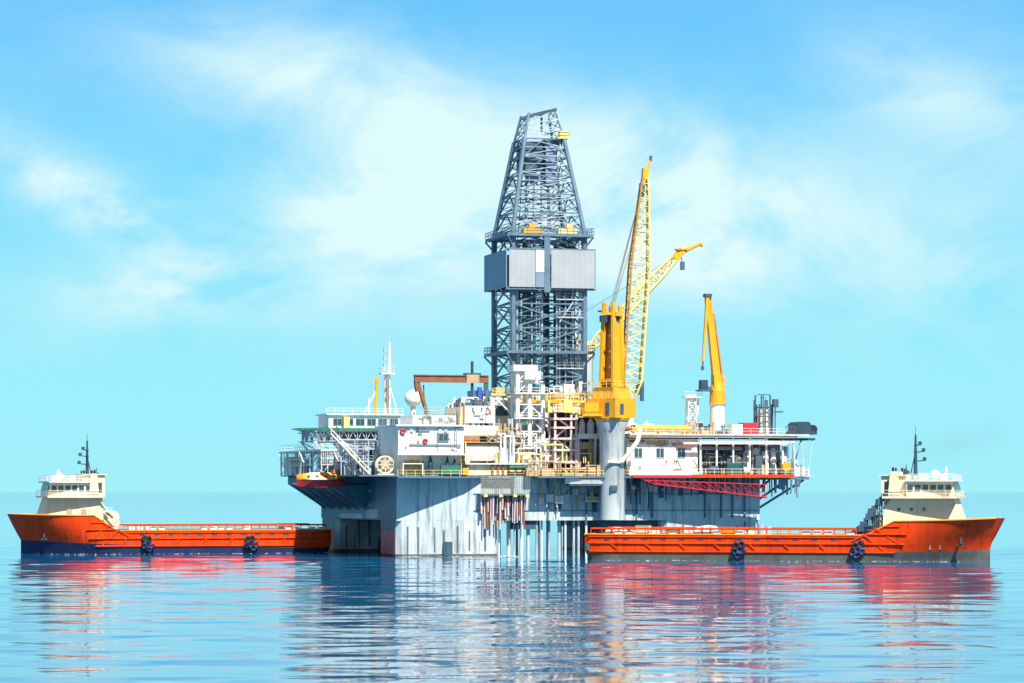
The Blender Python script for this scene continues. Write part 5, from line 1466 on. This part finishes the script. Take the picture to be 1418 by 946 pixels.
# ================================================================== sea
def sea():
    m = bpy.data.materials.new('sea water')
    m.use_nodes = True
    N, L = m.node_tree.nodes, m.node_tree.links
    b = N['Principled BSDF']
    b.inputs['Base Color'].default_value = (0.004, 0.105, 0.25, 1)
    b.inputs['Roughness'].default_value = 0.045
    b.inputs['IOR'].default_value = 1.33
    tc = N.new('ShaderNodeTexCoord')
    def noise(sc, amp, det, rough, prev, dist=0.0):
        mp = N.new('ShaderNodeMapping')
        mp.inputs['Scale'].default_value = (sc[0], sc[1], 1)
        mp.inputs['Rotation'].default_value = (0, 0, R(sc[2]))
        L.new(tc.outputs['Object'], mp.inputs['Vector'])
        n = N.new('ShaderNodeTexNoise')
        n.inputs['Scale'].default_value = 1
        n.inputs['Detail'].default_value = det
        n.inputs['Roughness'].default_value = rough
        n.inputs['Distortion'].default_value = dist
        L.new(mp.outputs['Vector'], n.inputs['Vector'])
        k = N.new('ShaderNodeMath'); k.operation = 'MULTIPLY'; k.inputs[1].default_value = amp
        L.new(n.outputs['Fac'], k.inputs[0])
        if prev is None:
            return k.outputs[0]
        a = N.new('ShaderNodeMath'); a.operation = 'ADD'
        L.new(prev, a.inputs[0]); L.new(k.outputs[0], a.inputs[1])
        return a.outputs[0]
    h = noise((.9, 1.5, 8), .0022, 2, .5, None)
    # far off the sheet is too coarse to carry its waves: they go on in the surface's relief
    far = noise((.05, .10, 3), .55, 2, .5, None)
    sy = N.new('ShaderNodeSeparateXYZ')
    L.new(tc.outputs['Object'], sy.inputs[0])
    fm = N.new('ShaderNodeMapRange'); fm.interpolation_type = 'SMOOTHSTEP'
    fm.inputs['From Min'].default_value = 750; fm.inputs['From Max'].default_value = 2200
    L.new(sy.outputs['Y'], fm.inputs['Value'])
    fk = N.new('ShaderNodeMath'); fk.operation = 'MULTIPLY'
    L.new(far, fk.inputs[0]); L.new(fm.outputs['Result'], fk.inputs[1])
    ha = N.new('ShaderNodeMath'); ha.operation = 'ADD'
    L.new(h, ha.inputs[0]); L.new(fk.outputs[0], ha.inputs[1])
    h = ha.outputs[0]
    bp = N.new('ShaderNodeBump')
    bp.inputs['Strength'].default_value = 1
    bp.inputs['Distance'].default_value = 1
    L.new(h, bp.inputs['Height'])
    L.new(bp.outputs['Normal'], b.inputs['Normal'])
    return m
import numpy as np
rows = [-3000, -500, 0, 60] + list(np.arange(110, 240, .55)) + list(np.arange(240, 380, .8)) + list(np.arange(380, 700, 1.3))
y_ = 700.0
while y_ < 70000:
    rows.append(y_)
    y_ *= 1.02 if y_ < 3000 else 1.12
cols = [-40, -6, -1.5, -.6] + list(np.linspace(-.24, .24, 241)) + [.6, 1.5, 6, 40]
RY_, CX_ = np.meshgrid(np.array(rows), np.array(cols), indexing='ij')
XX = CX_ * np.maximum(np.abs(RY_), 250)
ZZ = np.zeros_like(XX)
wr = np.random.RandomState(11)
NW = 70
for i in range(NW):
    lam = 3.4 * (36 / 3.4) ** wr.rand()
    th = R(90) + wr.normal(0, .55)
    k = 2 * math.pi / lam
    slope = .026 * math.sqrt(2 / NW) * wr.uniform(.5, 1.5)
    fade = np.clip((lam * 330 - np.abs(RY_)) / (lam * 150), 0, 1)       # short waves fade out where the sheet is too coarse for them
    fade *= np.clip((.40 - np.abs(CX_)) / .16, 0, 1) * np.clip((RY_ - 60) / 60, 0, 1)
    ZZ += fade * slope / k * np.sin(k * (XX * math.cos(th) + RY_ * math.sin(th)) + wr.rand() * 6.283)
patch = .72 + .38 * np.sin(XX * .021 + 1.3 + .9 * np.sin(RY_ * .013)) * np.sin(RY_ * .027 + .6 * np.sin(XX * .03))
ZZ *= patch
nr, nc = XX.shape
vv = np.stack([XX, RY_, ZZ], -1).reshape(-1, 3)
ii = (np.arange(nr - 1)[:, None] * nc + np.arange(nc - 1)[None, :]).reshape(-1)
ff = np.stack([ii, ii + 1, ii + nc + 1, ii + nc], -1)
me = bpy.data.meshes.new('water')
me.from_pydata(vv.tolist(), [], ff.tolist())
me.polygons.foreach_set('use_smooth', [True] * len(me.polygons))
me.materials.append(sea())
me.update()
wo = bpy.data.objects.new('water', me)
COL.objects.link(wo)
wo['kind'] = 'structure'
wo['label'] = 'calm blue rippled sea'

# broken foam where the swell laps the columns and hulls
fg = random.Random(404)
fb = MB()
def fleck(p, s_):
    n = fg.randint(6, 9)
    a0 = fg.uniform(0, 6)
    ring = [(p[0] + s_ * fg.uniform(.5, 1.2) * math.cos(a0 + 6.283 * i / n), p[1] + .45 * s_ * fg.uniform(.5, 1.2) * math.sin(a0 + 6.283 * i / n)) for i in range(n)]
    z = fg.uniform(.03, .13)
    fb.prism(ring, z - .02, z)
for _ in range(70):
    x = fg.uniform(-.5, 20.5)
    fleck(RIG.mat @ Vector((x, -.25 - abs(fg.gauss(0, .9)), 0)), fg.uniform(.1, .5))
for _ in range(60):
    fleck(RIG.mat @ Vector((fg.gauss(22.0, 1.4), .5 + fg.gauss(0, .8), 0)), fg.uniform(.15, .6))
for fr_, sd_, sg_, L_ in ((SL, side_l, 1, SLL), (SR, side_r, -1, SRL)):
    for _ in range(110):
        u = fg.uniform(.02, .93)
        p = sd_(u, 0, .1 + abs(fg.gauss(0, .35)))
        fleck(fr_.mat @ Vector((p[0], sg_ * p[1], 0)), fg.uniform(.06, .28))
fo_ = mesh_obj('foam', fb, 'foam')
fo_['kind'] = 'stuff'
fo_['label'] = 'thin broken foam along the waterlines'

# ================================================================== sky, sun, camera
W = bpy.data.worlds.new('World')
SC.world = W
W.use_nodes = True
N, L = W.node_tree.nodes, W.node_tree.links
bg = N['Background']
bg.inputs['Strength'].default_value = 0.1
sky = N.new('ShaderNodeTexSky')
sky.sky_type = 'NISHITA'
sky.sun_disc = False
sky.sun_elevation = R(SUN_EL)
sky.sun_rotation = R(180 - SUN_AZ)
sky.air_density = 1.2
sky.dust_density = 0.6
sky.ozone_density = 2.0
G = 1 / (0.1 * 2 ** EXPO)                 # turns a displayed brightness into a sky value
tc = N.new('ShaderNodeTexCoord')
sx = N.new('ShaderNodeSeparateXYZ')
L.new(tc.outputs['Generated'], sx.inputs[0])
def math_(op, a, b=None, clamp=False):
    n = N.new('ShaderNodeMath'); n.operation = op; n.use_clamp = clamp
    for i, v in enumerate((a, b)):
        if v is None: continue
        if isinstance(v, (int, float)): n.inputs[i].default_value = v
        else: L.new(v, n.inputs[i])
    return n.outputs[0]
X, Y, Z = sx.outputs
# hazy band near the horizon over the clear sky above
rp = N.new('ShaderNodeValToRGB')
el = rp.color_ramp.elements
el[0].position = 0.0; el[0].color = (.37, .87, .975, 1)
el[1].position = 1.0; el[1].color = (.06, .24, .40, 1)
for p, c in ((.12, (.335, .85, .98, 1)), (.28, (.235, .735, .99, 1)), (.43, (.155, .58, .995, 1)), (.62, (.10, .45, .88, 1)), (.8, (.075, .32, .58, 1))):
    e = el.new(p); e.color = c
zz = math_('MULTIPLY', Z, 1 / .34, True)
L.new(zz, rp.inputs[0])
sc_ = N.new('ShaderNodeVectorMath'); sc_.operation = 'SCALE'; sc_.inputs['Scale'].default_value = G
L.new(rp.outputs['Color'], sc_.inputs[0])
mixs = N.new('ShaderNodeMix'); mixs.data_type = 'RGBA'
tf = N.new('ShaderNodeMapRange'); tf.interpolation_type = 'SMOOTHSTEP'
tf.inputs['From Min'].default_value = .22; tf.inputs['From Max'].default_value = .55
L.new(Z, tf.inputs['Value'])
L.new(tf.outputs['Result'], mixs.inputs['Factor'])
L.new(sc_.outputs[0], mixs.inputs['A'])
dim = N.new('ShaderNodeMix'); dim.data_type = 'RGBA'; dim.blend_type = 'MULTIPLY'; dim.inputs['Factor'].default_value = 1
dim.inputs['B'].default_value = (.58, .64, .62, 1)
L.new(sky.outputs['Color'], dim.inputs['A'])
L.new(dim.outputs['Result'], mixs.inputs['B'])
# clouds: soft banks broken up by noise, given as directions (tan of azimuth, tan of elevation)
BANKS = [(-.125, .088, .036, .010, -28, 1.5), (-.108, .064, .030, .010, 0, .95), (-.053, .081, .036, .022, 0, .8), (-.07, .135, .05, .018, -8, .7),
         (-.025, .111, .05, .020, -12, .55), (.035, .093, .045, .026, -16, 1.0), (.062, .084, .03, .02, 0, .6), (.114, .081, .07, .03, -10, .55),
         (.13, .127, .03, .014, -20, .55), (-.016, .081, .06, .030, 0, .5), (-.15, .055, .03, .012, 0, .2),
         (.30, .12, .12, .05, 0, .8), (-.34, .11, .12, .05, 0, .7), (.0, .20, .3, .03, 0, .2)]
acc = None
for cx, cz, rx, rz, tilt, a in BANKS:
    ox, oz = math_('SUBTRACT', X, cx), math_('SUBTRACT', Z, cz)
    c_, s2 = math.cos(R(tilt)), math.sin(R(tilt))
    dx = math_('MULTIPLY', math_('ADD', math_('MULTIPLY', ox, c_), math_('MULTIPLY', oz, s2)), 1 / rx)
    dz = math_('MULTIPLY', math_('SUBTRACT', math_('MULTIPLY', oz, c_), math_('MULTIPLY', ox, s2)), 1 / rz)
    d2 = math_('ADD', math_('MULTIPLY', dx, dx), math_('MULTIPLY', dz, dz))
    g_ = math_('MULTIPLY', math_('POWER', 2.718, math_('MULTIPLY', d2, -1)), a)
    acc = g_ if acc is None else math_('ADD', acc, g_)
mp = N.new('ShaderNodeMapping')
mp.inputs['Scale'].default_value = (13, 13, 24)
mp.inputs['Rotation'].default_value = (0, R(22), 0)
L.new(tc.outputs['Generated'], mp.inputs['Vector'])
nz = N.new('ShaderNodeTexNoise')
nz.inputs['Scale'].default_value = 1.0; nz.inputs['Detail'].default_value = 7; nz.inputs['Roughness'].default_value = .62; nz.inputs['Distortion'].default_value = .5
L.new(mp.outputs['Vector'], nz.inputs['Vector'])
nm = N.new('ShaderNodeMapRange')
nm.inputs['From Min'].default_value = .34; nm.inputs['From Max'].default_value = .62
nm.inputs['To Min'].default_value = .05; nm.inputs['To Max'].default_value = 1.25
L.new(nz.outputs['Fac'], nm.inputs['Value'])
cf = math_('MULTIPLY', math_('MULTIPLY', acc, nm.outputs['Result']), .9, True)
mixc = N.new('ShaderNodeMix'); mixc.data_type = 'RGBA'
L.new(cf, mixc.inputs['Factor'])
L.new(mixs.outputs['Result'], mixc.inputs['A'])
mixc.inputs['B'].default_value = (.74 * G, .97 * G, .985 * G, 1)
L.new(mixc.outputs['Result'], bg.inputs['Color'])

sl = bpy.data.lights.new('sun', 'SUN')
sl.energy = 5.0
sl.angle = R(.5)
sl.color = (1.0, .95, .86)
so = bpy.data.objects.new('sun', sl)
COL.objects.link(so)
e, a = R(SUN_EL), R(SUN_AZ)
to_sun = Vector((math.sin(a) * math.cos(e), -math.cos(a) * math.cos(e), math.sin(e)))
so.rotation_euler = to_sun.to_track_quat('Z', 'Y').to_euler()

cam = bpy.data.cameras.new('camera')
co = bpy.data.objects.new('camera', cam)
COL.objects.link(co)
co.location = (0, 0, 12.4)
co.rotation_euler = (R(90), 0, 0)
cam.sensor_width = 36
cam.lens = 36 * 4320 / 1418
cam.shift_y = (681 - 473) / 1418
cam.clip_start = 1
cam.clip_end = 100000
SC.camera = co
vs_ = SC.view_settings
vs_.view_transform = 'Standard'
vs_.look = 'None'
vs_.exposure = EXPO
vs_.gamma = 1
vs_.use_curve_mapping = False
SC.cycles.max_bounces = 6
SC.cycles.sample_clamp_indirect = 6
SC.cycles.use_denoising = True
